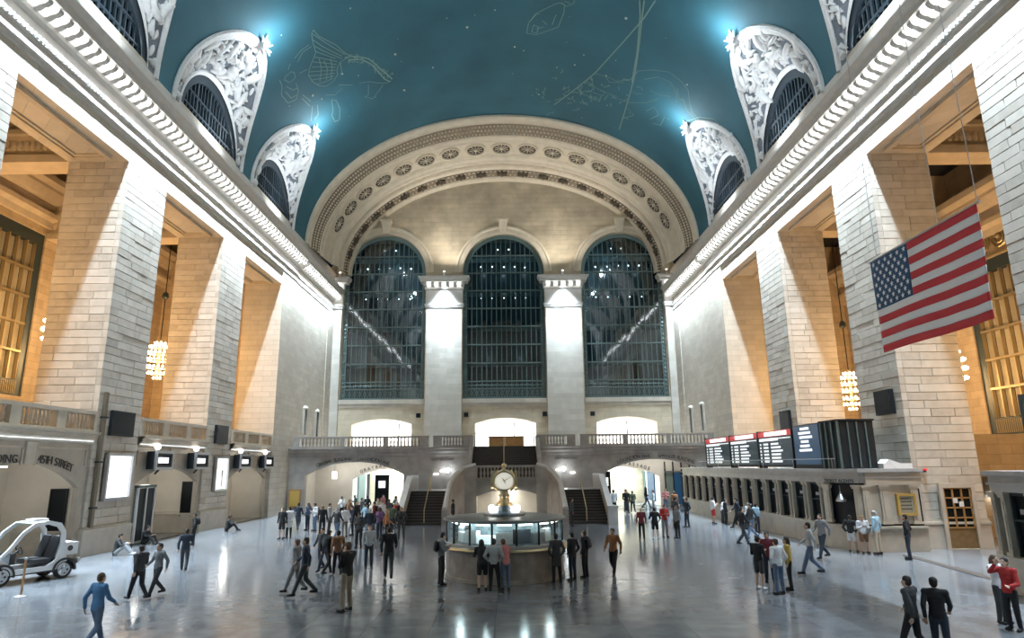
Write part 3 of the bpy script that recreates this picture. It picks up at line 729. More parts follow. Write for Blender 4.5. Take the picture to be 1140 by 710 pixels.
# pale facing of the lower end wall, sills and panels
MB().holed([(-W, ZB), (W, ZB), (W, 10.1), (-W, 10.1)], dholes, endf, -.05, -.01).build('lower_facing', 'facing_cream', ew)
for i, x in enumerate((-8.95, -3.95, 4.2, 9.2)):
    q = thing('speaker_box', 'small black speaker box on the end wall, %s from the left' % ('first', 'second', 'third', 'fourth')[i], 'speaker', (x, YE - .1, 8.7), group='speaker boxes on the end wall')
    MB().box(x - .22, x + .22, YE - .65 if i in (1, 2) else YE - .25, YE - .05, 8.65, 9.1).build('speaker_case', 'dark_frame', q); MB().box(x - .16, x + .16, (YE - .65 if i in (1, 2) else YE - .25) - .01, YE - .2, 8.71, 9.04).build('speaker_mesh', 'black_screen', q)
for x in WX:
    f = MB().box(x - HW - .1, x + HW + .1, YE - .22, YE + .6, 10.1, 10.55); f.box(x - HW - .1, x + HW + .1, YE - .12, YE, 9.75, 10.1); f.build('sill', 'stone', ew)
    # archivolt
    ring = MB(); N = 44
    vs = []
    for i in range(N + 1):
        t = PI * i / N; cx, cz = math.cos(t), math.sin(t)
        for R, d in ((HW, 0.02), (HW, -.28), (HW + .25, -.28), (HW + .3, -.16), (HW + .55, -.16), (HW + .65, -.32), (HW + .85, -.32), (HW + .9, 0.02)): vs.append((x - R * cx, YE + d, WZS + R * cz))
    ring.add(vs, [(i * 8 + j, i * 8 + j + 1, (i + 1) * 8 + j + 1, (i + 1) * 8 + j) for i in range(N) for j in range(7)])
    ring.build('archivolt', 'arch_plaster', ew)
    ks = MB().add([(x - .34, YE - .5, 28.75), (x + .34, YE - .5, 28.75), (x + .34, YE + .1, 28.75), (x - .34, YE + .1, 28.75), (x - .5, YE - .75, 30.1), (x + .5, YE - .75, 30.1), (x + .5, YE + .1, 30.1), (x - .5, YE + .1, 30.1)],
                  [(0, 3, 2, 1), (4, 5, 6, 7), (0, 1, 5, 4), (1, 2, 6, 5), (2, 3, 7, 6), (3, 0, 4, 7)])
    ks.box(x - .62, x + .62, YE - .9, YE + .1, 30.1, 30.3); ks.build('keystone', 'arch_plaster', ew)
# pilasters with capitals and bulbs
mat('pilaster_stone', (.68, .65, .58), .7, var=.08, vscale=1.2, brick=(1.6, .55, .01, .8))
def wrap(mb, x0, x1, yf, prof, back):
    n = len(prof); vs = []
    for p, z in prof: vs += [(x0 - p, back, z), (x0 - p, yf - p, z), (x1 + p, yf - p, z), (x1 + p, back, z)]
    mb.add(vs, [(i * 4 + j, i * 4 + j + 1, (i + 1) * 4 + j + 1, (i + 1) * 4 + j) for i in range(n - 1) for j in range(3)])
CAPP = [(0, 20.3), (.12, 20.32), (.12, 20.5), (.2, 20.55), (.2, 20.75), (.06, 20.8), (.06, 22.3), (.16, 22.35), (.2, 22.5), (.2, 23.05), (.62, 23.08), (.62, 23.3), (.75, 23.4), (.85, 23.6), (.85, 23.68), (0, 23.75)]
capm = bpy.data.meshes.new('modillion'); _b = MB().box(-.16, .16, -.42, 0, -.2, .2); capm.from_pydata(_b.v, [], _b.f); capm.materials.append(MATS['plaster_cornice']); capm.update()
capb = bpy.data.meshes.new('bulb'); _b = MB().ball((0, -.3, 0), .15, 8, 6); capb.from_pydata(_b.v, [], _b.f); capb.materials.append(MATS['bulb_cool']); capb.update()
PILX = ((-8.28, -4.45), (4.55, 8.38))
for i, (a, c) in enumerate(PILX):
    t = thing('pilaster', 'tall white pilaster with bulb-lit capital between the middle and the %s window' % ('left' if i == 0 else 'right'), 'pilaster', ((a + c) / 2, YE - .2, ZB), group='end wall pilasters')
    MB().box(a, c, YE - .4, YE + .02, ZB, 20.3).box(a - .12, c + .12, YE - .52, YE, ZB, 6.3).build('shaft', 'pilaster_stone', t)
    m = MB(); wrap(m, a, c, YE - .4, CAPP, YE + .05); m.add([(a - .85, YE - 1.25, 23.68), (c + .85, YE - 1.25, 23.68), (c + .85, YE, 23.75), (a - .85, YE, 23.75)], [(0, 1, 2, 3)]); m.build('capital', 'plaster_cornice', t)
    nb = 5
    for k in range(nb + 1):
        x = a - .1 + (c - a + .2) * k / nb; link('modillion', capm, None, t, Vector((x, YE - .6, 22.8)) - t.location)
        if k < nb: link('bulb', capb, None, t, Vector((x + (c - a + .2) / nb / 2, YE - .6, 22.8)) - t.location)
    area_light('capital_light', ((a + c) / 2, YE - 1.0, 22.75), (0, .22, -1), c - a, .1, 1500, COOL, 90)
for i, (a, c) in enumerate(((-18.4, -17.35), (17.45, 18.4))):
    t = thing('corner_pilaster', 'narrow white pilaster in the %s corner of the end wall' % ('left' if i == 0 else 'right'), 'pilaster', ((a + c) / 2, YE - .2, ZB), group='end wall pilasters')
    MB().box(a, c, YE - .4, YE + .02, ZB, 20.3).build('shaft', 'pilaster_stone', t)
    m = MB(); wrap(m, a, c, YE - .4, CAPP, YE + .05); m.add([(a - .85, YE - 1.25, 23.68), (c + .85, YE - 1.25, 23.68), (c + .85, YE, 23.75), (a - .85, YE, 23.75)], [(0, 1, 2, 3)]); m.build('capital', 'plaster_cornice', t)
    for k in range(2): link('bulb', capb, None, t, Vector((a + .3 + .5 * k, YE - .6, 22.8)) - t.location)

# flood lamps standing on the capitals, washing the arch above
for i, x in enumerate((-17.6, -6.35, 6.45, 17.7)):
    q = thing('flood_lamp', 'small white flood lamp on top of the %s capital of the end wall' % ('far left', 'left', 'right', 'far right')[i], 'lamp', (x, YE - .9, 23.72), group='flood lamps on the capitals')
    MB().tube((x, YE - .9, 23.7), (x, YE - .9, 24.15), .10, .13, 10).build('lamp_housing', 'relief_white', q); MB().ball((x, YE - .9, 24.18), .11, 8, 6).build('lamp_glass', 'lamp_white', q)
    area_light('arch_flood_light', (x, YE - 2.4, 24.3), (-.12 * (1 if x > 0 else -1), -.1, 1), 1.2, .3, 330 if i in (1, 2) else 240, (1, .95, .86), 150)

# the three great windows
glass_me = bpy.data.meshes.new('pane'); glass_me.from_pydata(pane_me_v := [(-.5, 0, -.5), (.5, 0, -.5), (.5, 0, .5), (-.5, 0, .5)], [], [(0, 1, 2, 3)]); glass_me.materials.append(MATS['window_glass'])
NCOL = 15; ROWZ = [12.45, 14.4, 16.4, 18.4, 20.4, 22.4, 24.4, 26.4, 28.0, 28.8]
for w, x in enumerate(WX):
    win_no += 1
    t = bpy.data.objects.new('window_%d' % win_no, None); COL.objects.link(t); t.location = (x, YE + .5, WZ0)
    struct(t, 'tall arched %s window of the end wall with a teal iron grid' % ('left', 'middle', 'right')[w], 'window')
    fr = MB(); fh = [(x - HW + .42, WZ0 + .25), (x - HW + .42, WZS)] + [(x - (HW - .42) * math.cos(PI * i / 30), WZS + (HW - .42) * math.sin(PI * i / 30)) for i in range(1, 30)] + [(x + HW - .42, WZS), (x + HW - .42, WZ0 + .25)]
    fr.holed([(x - HW, WZ0), (x - HW, WZS)] + [(x - HW * math.cos(PI * i / 30), WZS + HW * math.sin(PI * i / 30)) for i in range(1, 30)] + [(x + HW, WZS), (x + HW, WZ0)], [fh], lambda u, v, d: (u, YE + .35 + d, v), 0, .3)
    fr.build('window_frame', 'iron_teal', t)
    bd = MB()                                    # beads on the frame
    for z in np.arange(WZ0 + .4, WZS, .45):
        for sx in (-1, 1): bd.ball((x + sx * (HW - .2), YE + .33, z), .13, 6, 4)
    tag(bd.build('frame_beads', 'iron_teal', t, fix=False), kind='stuff')
    cw = (2 * HW - .8) / NCOL
    for i in range(1, NCOL):
        xx = x - HW + .4 + i * cw; dx = abs(xx - x); zt = WZS + math.sqrt(max(0, (HW - .3) ** 2 - dx * dx))
        MB().box(xx - .035, xx + .035, YE + .42, YE + .62, WZ0 + .2, zt).build('mullion', 'iron_teal', t)
    for z in ROWZ[:-2]:
        hw = HW - .3 if z < WZS else math.sqrt(max(0, (HW - .3) ** 2 - (z - WZS) ** 2))
        MB().box(x - hw, x + hw, YE + .36, YE + .66, z - .06, z + .06).build('transom', 'iron_teal', t)
    lt = MB()                                    # lattice in the lowest row
    for i in range(NCOL * 2):
        xx = x - HW + .4 + i * cw / 2
        lt.tube((xx, YE + .4, 10.8), (xx + cw / 2, YE + .4, 11.6), .03, .03, 4); lt.tube((xx + cw / 2, YE + .4, 10.8), (xx, YE + .4, 11.6), .03, .03, 4); lt.ball((xx + cw / 4, YE + .4, 12.0), .13, 6, 4)
    lt.box(x - HW + .3, x + HW - .3, YE + .36, YE + .6, 11.62, 11.74)
    tag(lt.build('lattice', 'iron_teal', t, fix=False), kind='stuff')
    zs = [WZ0 + .25] + ROWZ
    for j in range(len(zs) - 1):
        for i in range(NCOL):
            xx = x - HW + .4 + (i + .5) * cw; dx = max(0, abs(xx - x) - cw / 2); zt = WZS + math.sqrt(max(0, HW ** 2 - dx * dx))
            if zs[j] > zt: continue
            h = min(zs[j + 1], zt + .1) - zs[j]
            link('pane', glass_me, None, t, (xx - x + random.uniform(-.004, .004), .03, zs[j] + h / 2 - WZ0), (cw - .05, 1, h - .08), (random.uniform(-.006, .006), 0, random.uniform(-.006, .006)))
    # glass walkways, inner grid and small lamps inside the double wall
    bk = MB()
    for z in ROWZ[1::2]:
        MB().box(x - HW, x + HW, YE + 1.0, YE + 2.6, z - .12, z).build('walkway', 'iron_teal', t)
    for i in range(0, NCOL + 1, 3): MB().box(x - HW + .4 + i * cw - .05, x - HW + .4 + i * cw + .05, YE + 2.5, YE + 2.65, WZ0, 28).build('inner_mullion', 'iron_teal', t)
    for j, z in enumerate((25.6, 22.0, 27.7)):
        for i in ((-2, -1, 0, 1, 2) if j == 0 else ((-2, -1, 0, 1, 2) if j == 1 else (-.5, .5))):
            MB().ball((x + i * 1.25 + random.uniform(-.1, .1), YE + 2.2, z + (0 if j else random.uniform(-.1, .1))), .10 if j != 1 else .07, 6, 5).build('lamp', 'lamp_white' if j != 1 else 'bulb_cool', t)
    for i in range(3): point_light('walkway_lamp', Vector((x + (i - 1) * 2.4, YE + 1.8, 25.2)) - t.location, 14, (.8, .95, 1), .2, t)
    for i in range(2): point_light('walkway_lamp', Vector((x + (i - .5) * 3.5, YE + 1.8, 15.5)) - t.location, 10, (.7, .95, 1), .2, t)
    MB().box(x - HW - .3, x + HW + .3, YE + 3.0, YE + 3.2, WZ0 - .5, 29.5).box(x - HW - .5, x - HW - .2, YE + .9, YE + 3.2, WZ0 - .5, 29.5).box(x + HW + .2, x + HW + .5, YE + .9, YE + 3.2, WZ0 - .5, 29.5).box(x - HW - .5, x + HW + .5, YE + .9, YE + 3.2, 29.3, 29.6).build('outer_glazing', 'window_back', t)

# bright passages behind the balcony doors
for i, (a, c) in enumerate(DOORX):
    r = MB().box(a - .4, a, YE + .9, YE + 6, ZB, 8.7).box(c, c + .4, YE + .9, YE + 6, ZB, 8.7).box(a - .4, c + .4, YE + 6, YE + 6.3, ZB, 8.7).box(a - .4, c + .4, YE + .9, YE + 6.3, 8.6, 8.9).box(a - .4, c + .4, YE, YE + 6.3, ZB - .2, ZB)
    ro = r.build('wall_passage_' + ('left', 'middle', 'right')[i], 'white_wall'); struct(ro, 'bright white passage behind the %s door of the balcony' % ('left', 'middle', 'right')[i], 'wall')
    area_light('passage_light', ((a + c) / 2, YE + 3.2, 8.5), (0, 0, -1), 4, 4.5, 620, (1, .98, .95))
    MB().box((a + c) / 2 + .9, (a + c) / 2 + 1.0, YE + 5.2, YE + 5.4, ZB, 8.4).build('door_mullion', 'dark_frame', ro)

# near end of the hall behind the camera
nb = MB().box(-W - 1, W + 1, -15, -14, 0, 38).build('wall_back', 'stone_ashlar'); struct(nb, 'stone wall closing the hall behind the camera', 'wall')

# ------------------------------------------------------------------ end balcony, arches beneath it
ARX = ((-16.9, -8.5), (8.6, 17.05))
bal = MB()
bal.holed([(-W, 0), (W, 0), (W, 4.75), (-W, 4.75)], [arched(a, c, 0, 3.05, 4.12, 24) for a, c in ARX] + [[(-2.6, 0), (2.75, 0), (2.75, 4.75), (-2.6, 4.75)]], lambda u, v, d: (u, YB + .3 + d, v), 0, .7)
bo = bal.build('wall_balcony', 'marble_grey'); struct(bo, 'grey marble balcony front with two wide arches beneath', 'wall')
sl = MB(); pr = [(.0, 4.55), (-.08, 4.6), (-.12, 4.8), (-.3, 4.95), (-.3, 5.1), (-.42, 5.2), (-.42, ZB), (.6, ZB)]
for x0, x1 in ((-W, -2.6), (2.75, W)):
    sl.sweep(pr, lambda p, z, t: (t, YB + .3 + p, z), [x0, x1]); sl.box(x0, x1, YB + .5, YE, 4.75, ZB)
sl.box(-2.6, 2.75, YB + .3, YE, 4.75, ZB)
sl.build('floor_balcony', 'marble_grey'); struct(bpy.data.objects['floor_balcony'], 'grey stone slab of the end balcony', 'floor')
for a, c in ARX:
    m = MB()
    xm = (a + c) / 2; m.box(xm - .22, xm + .22, YB + .16, YB + .3, 4.1, 4.7); m.box(a - .6, c + .3, YB + .22, YB + .3, 4.45, 4.55)
    m.build('arch_mullion', 'marble_grey', bo)
def curved_text(name, body, m, size, parent, a, c, zs, zc, off, yf, f0, f1):
    P = arc(a, c, zs, zc, 200); n = len(body)
    for i, ch in enumerate(body):
        if ch == ' ': continue
        f = f0 + (f1 - f0) * (i + .5) / n; k = int(f * 200); (x, z), (x2, z2) = P[k], P[min(200, k + 1)]
        ang = math.atan2(z2 - z, x2 - x)
        text(name, ch, m, size, parent, (x - off * math.sin(ang), yf, z + off * math.cos(ang)), (PI / 2, -ang, 0))
curved_text('letter', 'GRAYBAR BUILDING', 'letter', .42, bo, *ARX[0], 3.05, 4.12, .30, YB + .27, .14, .47)
curved_text('letter', 'LEXINGTON AVE', 'letter', .42, bo, *ARX[0], 3.05, 4.12, .30, YB + .27, .55, .84)
curved_text('letter', 'LEXINGTON AVE', 'letter', .42, bo, *ARX[1], 3.05, 4.12, .30, YB + .27, .14, .46)
curved_text('letter', 'CHRYSLER BUILDING', 'letter', .42, bo, *ARX[1], 3.05, 4.12, .30, YB + .27, .54, .87)
for x in (-5.2, 5.3): text('letter', 'EAST BALCONY', 'letter', .27, bo, (x, YB + .27, 4.25), (PI / 2, 0, 0))
# passages under the balcony
mat('market_white', (.80, .82, .80), .5)
for i, (a, c) in enumerate(ARX):
    nm = ('left', 'right')[i]
    r = MB()
    inner = ((-13.9, -7.4), (6.8, 14.2))[i]
    r.holed([(a - .6, 0), (c + 1.2, 0), (c + 1.2, 4.7), (a - .6, 4.7)] if i == 0 else [(a - 2.6, 0), (c + .6, 0), (c + .6, 4.7), (a - 2.6, 4.7)], [arched(inner[0], inner[1], 0, 2.6, 3.5, 20)], lambda u, v, d: (u, 61.0 + d, v), 0, .5)
    r.box(a - .9, a - .4, 57, 68, 0, 4.7); r.box(c + .4, c + .9, 57, 61, 0, 4.7)
    ro = r.build('wall_underpass_' + nm, 'plaster_light'); struct(ro, 'cream inner arch wall in the passage under the balcony on the %s' % nm, 'wall')
    curved_text('letter', ('GRAYBAR PASSAGE', 'LEXINGTON PASSAGE')[i], 'letter', .4, ro, inner[0], inner[1], 2.6, 3.5, .28, 60.96, .12, .88)
    m = MB().box(inner[0] - .5, inner[0], 61.5, 80, 0, 4.6).box(inner[1], inner[1] + .5, 61.5, 80, 0, 4.6).box(inner[0] - .5, inner[1] + .5, 80, 80.4, 0, 4.6).box(inner[0] - .5, inner[1] + .5, 61.5, 80, 4.5, 4.7)
    mo = m.build('wall_corridor_' + nm, 'market_white'); struct(mo, 'bright white shopping corridor beyond the %s arch' % nm, 'wall')
    area_light('corridor_light', ((inner[0] + inner[1]) / 2, 70, 4.4), (0, 0, -1), 14, 3.2, 3200, (.82, .96, 1))
    area_light('underpass_light', ((a + c) / 2, 58.9, 4.5), (0, 0, -1), 3, 6, 170, (1, .97, .92))
    xs = np.linspace(inner[0] + .3, inner[1] - .3, 5)
    # shop fronts along the corridor
    for k in range(4):
        for sx in (0, 1):
            X = inner[0] + .06 if sx == 0 else inner[1] - .06; Y = 63 + k * 4.2
            MB().box(X - .06, X + .06, Y, Y + 3, .3, 3.0).build('shop_pane', ('iron_teal', 'black_screen', 'steel', 'screen_blue')[(k + sx * 2 + i) % 4], mo)

# ------------------------------------------------------------------ balustrades
BAL = [(.0, 0), (.09, 0), (.09, .06), (.05, .09), (.05, .14), (.085, .24), (.085, .32), (.045, .5), (.04, .56), (.075, .6), (.075, .66), (0, .66)]
def balustrade(name, mapf, u0, u1, zf, label, ped=((0, .35), (1, .35)), gap=.30, m='marble_grey', h=.95, group='stone balustrades'):
    """mapf(u, d, z) -> point; u along the rail, d across it. Pedestals sit at fractions of the run."""
    P0 = mapf((u0 + u1) / 2, 0, zf)
    t = thing(name, label, 'balustrade', P0, group=group)
    def bx(b, a, c, d0, d1, z0, z1):
        b.add([mapf(a, d0, z0), mapf(c, d0, z0), mapf(c, d1, z0), mapf(a, d1, z0), mapf(a, d0, z1), mapf(c, d0, z1), mapf(c, d1, z1), mapf(a, d1, z1)], [(0, 3, 2, 1), (4, 5, 6, 7), (0, 1, 5, 4), (1, 2, 6, 5), (2, 3, 7, 6), (3, 0, 4, 7)])
    b = MB(); bx(b, u0, u1, -.2, .2, zf + h - .15, zf + h); b.build('top_rail', m, t)
    b = MB(); bx(b, u0, u1, -.18, .18, zf, zf + .12); b.build('base_rail', m, t)
    blocks = []
    for f, w in ped:
        uc = u0 + (u1 - u0) * f; a, c = max(u0, uc - w), min(u1, uc + w); blocks.append((a, c))
        b = MB(); bx(b, a, c, -.19, .19, zf + .1, zf + h - .1); b.build('pedestal', m, t)
    bb = MB(); u = u0 + gap / 2
    while u < u1:
        if not any(a - .1 < u < c + .1 for a, c in blocks):
            c = mapf(u, 0, zf + .12)
            bb.lathe([(r * 1.05, z * (h - .27) / .66) for r, z in BAL], 7, c)
        u += gap
    tag(bb.build('balusters', m, t, smooth=True, fix=False), kind='stuff')
    return t
def alongX(y): return lambda u, d, z: (u, y + d, z)
def alongY(x): return lambda u, d, z: (x + d, u, z)
balustrade('balustrade', alongX(YB + .15), -17.9, -6.4, ZB, 'long grey balustrade of the end balcony left of the stairs', ((.02, .3), (.36, .2), (.68, .2), (.97, .4)))
balustrade('balustrade', alongX(YB + .15), -6.0, -2.7, ZB, 'short grey balustrade of the end balcony just left of the stairs', ((.06, .55), (.9, .4)), .26)
balustrade('balustrade', alongX(YB + .15), 2.85, 6.1, ZB, 'short grey balustrade of the end balcony just right of the stairs', ((.1, .4), (.94, .55)), .26)
balustrade('balustrade', alongX(YB + .15), 6.5, 17.9, ZB, 'long grey balustrade of the end balcony right of the stairs', ((.03, .4), (.34, .2), (.66, .2), (.98, .3)))
WHERE = ('above the arch lettered 45th street', 'above the two lit gate signs nearer the camera', 'above the two lit gate signs nearest the end wall')
for k, (a, c) in enumerate(OPEN):
    balustrade('balustrade', alongY(-W - .1), a + .02, c - .02, ZB + .02, 'grey balustrade on the left wall %s' % WHERE[k], ((0, .2), (.33, .28), (.68, .28), (1, .2)), .24, 'travertine')

# ------------------------------------------------------------------ grand stairs
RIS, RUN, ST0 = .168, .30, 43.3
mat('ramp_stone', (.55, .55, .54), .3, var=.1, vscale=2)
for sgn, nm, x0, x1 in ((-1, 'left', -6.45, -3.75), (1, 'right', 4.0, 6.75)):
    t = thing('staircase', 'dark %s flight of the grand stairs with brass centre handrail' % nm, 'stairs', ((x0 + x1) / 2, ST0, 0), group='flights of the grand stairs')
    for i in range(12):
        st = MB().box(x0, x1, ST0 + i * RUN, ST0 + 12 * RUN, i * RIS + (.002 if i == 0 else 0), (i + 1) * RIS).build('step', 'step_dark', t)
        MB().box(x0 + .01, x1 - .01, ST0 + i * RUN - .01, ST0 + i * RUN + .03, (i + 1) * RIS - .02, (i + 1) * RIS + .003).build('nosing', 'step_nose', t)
    xm = (x0 + x1) / 2
    h = MB(); h.path([(xm, ST0 + .1, .0), (xm, ST0 + .1, .95), (xm, ST0 + 12 * RUN, 2.95), (xm, ST0 + 12 * RUN, 2.0)], .035, 6); h.build('handrail', 'brass', t)
    l = MB().box(x0, x1, ST0 + 12 * RUN, 50.5, 0, 2.014); l.build('landing', 'marble_grey', t)
    xo = x0 if sgn < 0 else x1
    # outer sloping parapet
    p = MB().prism([(ST0 - .5, 0), (ST0 - .5, .95), (ST0 + .1, 1.0), (ST0 + 12 * RUN + .2, 3.05), (50.5, 3.05), (50.5, 0)], lambda u, v, d: (xo + d * sgn, u, v), .0, .38); p.build('outer_parapet', 'ramp_stone', t)
    nw = MB().box(xo - .1, xo + .5 * sgn, ST0 - .75, ST0 - .3, 0, 1.05).box(xo - .14, xo + .55 * sgn, ST0 - .8, ST0 - .25, 1.05, 1.15); nw.build('newel', 'ramp_stone', t)
    # inner parapet rising and turning to the middle landing
    xi = x1 if sgn < 0 else x0; xc = -2.0 if sgn < 0 else 2.4
    pts = [((xi, ST0 - .3), .95), ((xi, ST0 + 1.2), 1.55), ((xi - sgn * .05, ST0 + 2.7), 2.45), ((xi - sgn * .4, ST0 + 3.8), 3.1), (((xi + xc) / 2, ST0 + 4.5), 3.5), ((xc, 48.0), 3.72)]
    p = MB(); vs = []
    for k, ((px, py), z) in enumerate(pts):
        q = pts[min(k + 1, 5)][0]; r = pts[max(k - 1, 0)][0]; d = Vector((q[0] - r[0], q[1] - r[1])).normalized(); nn = Vector((-d.y, d.x)) * .19
        vs += [(px + nn.x, py + nn.y, 0), (px + nn.x, py + nn.y, z), (px - nn.x, py - nn.y, z), (px - nn.x, py - nn.y, 0)]
    p.add(vs, [(i * 4 + j, i * 4 + (j + 1) % 4, (i + 1) * 4 + (j + 1) % 4, (i + 1) * 4 + j) for i in range(5) for j in range(4)] + [(0, 1, 2, 3), (23, 22, 21, 20)]); p.build('inner_parapet', 'marble_grey', t)
    cp = MB(); cp.path([(px, py, z + .03) for (px, py), z in pts], .16, 8); cp.build('coping', 'ramp_stone', t)
    # wall sign lamp above the landing
    # back wall of the landing is the balcony front
b = MB(); b.holed([(-3.75, 0), (4.0, 0), (4.0, 2.72), (-3.75, 2.72)], [arched(-1.95, 2.7, 0, 1.55, 2.02, 16)], lambda u, v, d: (u, 48.0 + d, v), 0, .4)
b.box(-3.75, 4.0, 48.4, 51.2, 2.3, 2.72)
o = b.build('wall_landing', 'marble_grey'); struct(o, 'grey marble wall under the middle landing with a low arched niche', 'wall')
MB().box(-2.2, 2.95, 49.6, 49.9, 0, 2.28).box(-2.3, -1.95, 48.4, 49.9, 0, 2.28).box(2.7, 3.05, 48.4, 49.9, 0, 2.28).build('niche_lining', 'plaster_light', o)
area_light('niche_light', (.35, 48.9, 2.2), (0, 0, -1), 3.6, .5, 230, (1, .95, .85))
balustrade('balustrade', alongX(48.0), -2.0, 2.4, 2.72, 'balustrade of the middle stair landing behind the clock', ((.0, .12), (1, .12)), .25, h=1.0)
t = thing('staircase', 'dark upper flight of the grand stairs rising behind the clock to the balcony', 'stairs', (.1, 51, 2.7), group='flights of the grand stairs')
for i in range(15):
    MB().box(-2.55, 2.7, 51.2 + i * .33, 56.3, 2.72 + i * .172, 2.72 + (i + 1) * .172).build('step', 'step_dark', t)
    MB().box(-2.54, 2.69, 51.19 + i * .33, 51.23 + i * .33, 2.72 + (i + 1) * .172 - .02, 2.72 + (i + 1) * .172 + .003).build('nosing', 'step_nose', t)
for x in (-2.55, 2.7):
    s_ = -1 if x < 0 else 1
    MB().prism([(51.2, 2), (51.2, 3.4), (56.2, 6.2), (56.4, 6.2), (56.4, 2)], lambda u, v, d: (x + d * s_, u, v), .0, .3).build('stair_parapet', 'marble_grey', t)
    h = MB(); h.path([(x - s_ * .1, 56.3, ZB), (x - s_ * .1, 56.3, 6.5), (x - s_ * .1, 58.5, 6.5)], .04, 6); h.path([(x - s_ * .1, 56.3, 6.0), (x - s_ * .1, 58.5, 6.0)], .03, 6); h.build('guard_rail', 'steel', t)
MB().path([(.1, 56.3, ZB), (.1, 56.3, 6.4), (-2.4, 56.3, 6.4)], .03, 6).build('centre_rail', 'steel', t)
d = thing('reception_desk', 'wooden desk standing at the top of the stairs in the bright doorway', 'desk', (.2, 60.5, ZB))
MB().box(-1.4, 1.8, 60.2, 60.9, ZB, ZB + .95).build('front_panel', 'wood', d); MB().box(-1.5, 1.9, 60.1, 61.0, ZB + .95, ZB + 1.02).build('desk_top', 'step_dark', d)
# side blocks of masonry between stairs and the balcony front
for sgn, x0, x1 in ((-1, -6.45, -2.85), (1, 3.0, 6.75)):
    pass
# wall lamps either side of the stairs
for i, x in enumerate((-4.75, 5.05)):
    t = thing('wall_lamp', 'dazzling white lamp on the balcony wall above the %s flight of stairs' % ('left', 'right')[i], 'lamp', (x, YB + .2, 3.35), group='lamps above the stairs')
    MB().ball((x, YB + .02, 3.4), .15, 10, 8).build('lamp_globe', 'lamp_spot', t)
    MB().box(x - .12, x + .12, YB + .18, YB + .3, 3.1, 3.6).build('back_plate', 'steel', t)
    point_light('lamp_light', (0, -.6, .05), 26, (.9, .96, 1), .25, t)
    for q, dx in enumerate((-1.0, -.45, .75)):
        MB().box(x + dx - .2, x + dx + .2, YB + .1, YB + .3, 3.0 + .25 * (q % 2), 3.1 + .25 * (q % 2)).build('small_lamp', 'lamp_white', t)

# ------------------------------------------------------------------ left wall: facades under the balcony
mat('strip_dim', (.9, .9, .9), .5, emit=(.85, .93, 1), estr=1.6)
mat('facade_stone', (.47, .415, .34), .55, var=.16, vscale=1.6)
bays = [(22.1, 29.55), (33.15, 40.5), (44.2, 51.7)]
lf = side(-1)
for k, (a, c) in enumerate(bays):
    o0, o1 = ((a + .15, c - .45) if k == 0 else (a + .35, c - .35))
    hole = arched(o0, o1, 0, 2.95, 4.0 if k == 0 else 3.75, 20)
    m = MB().holed([(a, 0), (c, 0), (c, 5.0), (a, 5.0)], [hole], lf, .12, .35)
    m.box(-W - 12, -W - .1, a - .3, c + .3, 5.0, ZB)
    fo = m.build('wall_arcade_%s' % ('near', 'middle', 'far')[k], 'facade_stone'); struct(fo, 'buff stone arcade front under the left balcony, %s bay' % ('nearest', 'middle', 'farthest')[k], 'wall')
    MB().sweep([(.12, 4.8), (.0, 4.86), (-.06, 4.98), (-.2, 5.04), (-.2, 5.2), (-.32, 5.26), (-.32, 5.34), (.3, 5.34)], lambda p, z, t: (-(W + p), t, z), [a, c]).build('balcony_moulding', 'travertine', fo)
    MB().box(-W + .05, -W + .08, a + .1, c - .1, 4.93, 4.955).build('strip_lamp', 'strip_dim', fo)
    area_light('balcony_strip_light', (-W + .42, (a + c) / 2, 4.8), (.9, 0, -1), c - a - .4, .06, (620, 420, 380)[k], COOL, 95)
    # panel frames
    f = MB(); ym = (a + c) / 2
    for y0, y1 in ((a + .2, ym - .35), (ym + .35, c - .2)):
        for q in ((y0, y1, 4.55, 4.63), (y0, y0 + .08, 3.9, 4.63), (y1 - .08, y1, 3.9, 4.63)): f.box(-W - .14, -W - .06, *q)
    f.box(-W - .16, -W - .02, ym - .28, ym + .28, 3.95, 4.8); f.build('panel_frame', 'travertine', fo)
    # passage behind
    deep = (3.6, 3.2, 2.8)[k]
    r = MB()
    inner = arched(a + .9, a + 3.4, 0, 2.3, 3.0, 14)
    r.holed([(a - .3, 0), (c + .3, 0), (c + .3, 5), (a - .3, 5)], [inner], lf, deep, deep + .3)
    r.box(-W - 8, -W - .5, a - .3, a, 0, 5); r.box(-W - 8, -W - .5, c - .03, c + .3, 0, 5); r.box(-W - 8.3, -W - 8, a - .3, c + .3, 0, 5)
    ro = r.build('wall_recess_%s' % ('near', 'middle', 'far')[k], 'plaster_light'); struct(ro, 'plain wall of the recess behind the %s arcade arch' % ('nearest', 'middle', 'farthest')[k], 'wall')
    lampx = (-W - 1.7, ym, 4.9)
    point_light('inner_light', (-W - 5.5, a + 2.2, 3.6), 55, (1, .97, .92), .2)
    l = thing('ceiling_lamp', 'small ceiling lamp inside the %s arcade recess' % ('nearest', 'middle', 'farthest')[k], 'lamp', (lampx[0], ym + .6, 3.9), group='arcade lamps')
    MB().lathe([(.03, 1.1), (.03, .1), (.16, .05), (.16, 0)], 10, l.location).build('lamp_body', 'steel', l); MB().box(lampx[0] - .18, lampx[0] + .18, ym + .35, ym + .85, 3.82, 3.88).build('lamp_glass', 'lamp_white', l)
    point_light('recess_light', (0, 0, -.5), (70, 85, 85)[k], (1, .96, .88), .2, l)
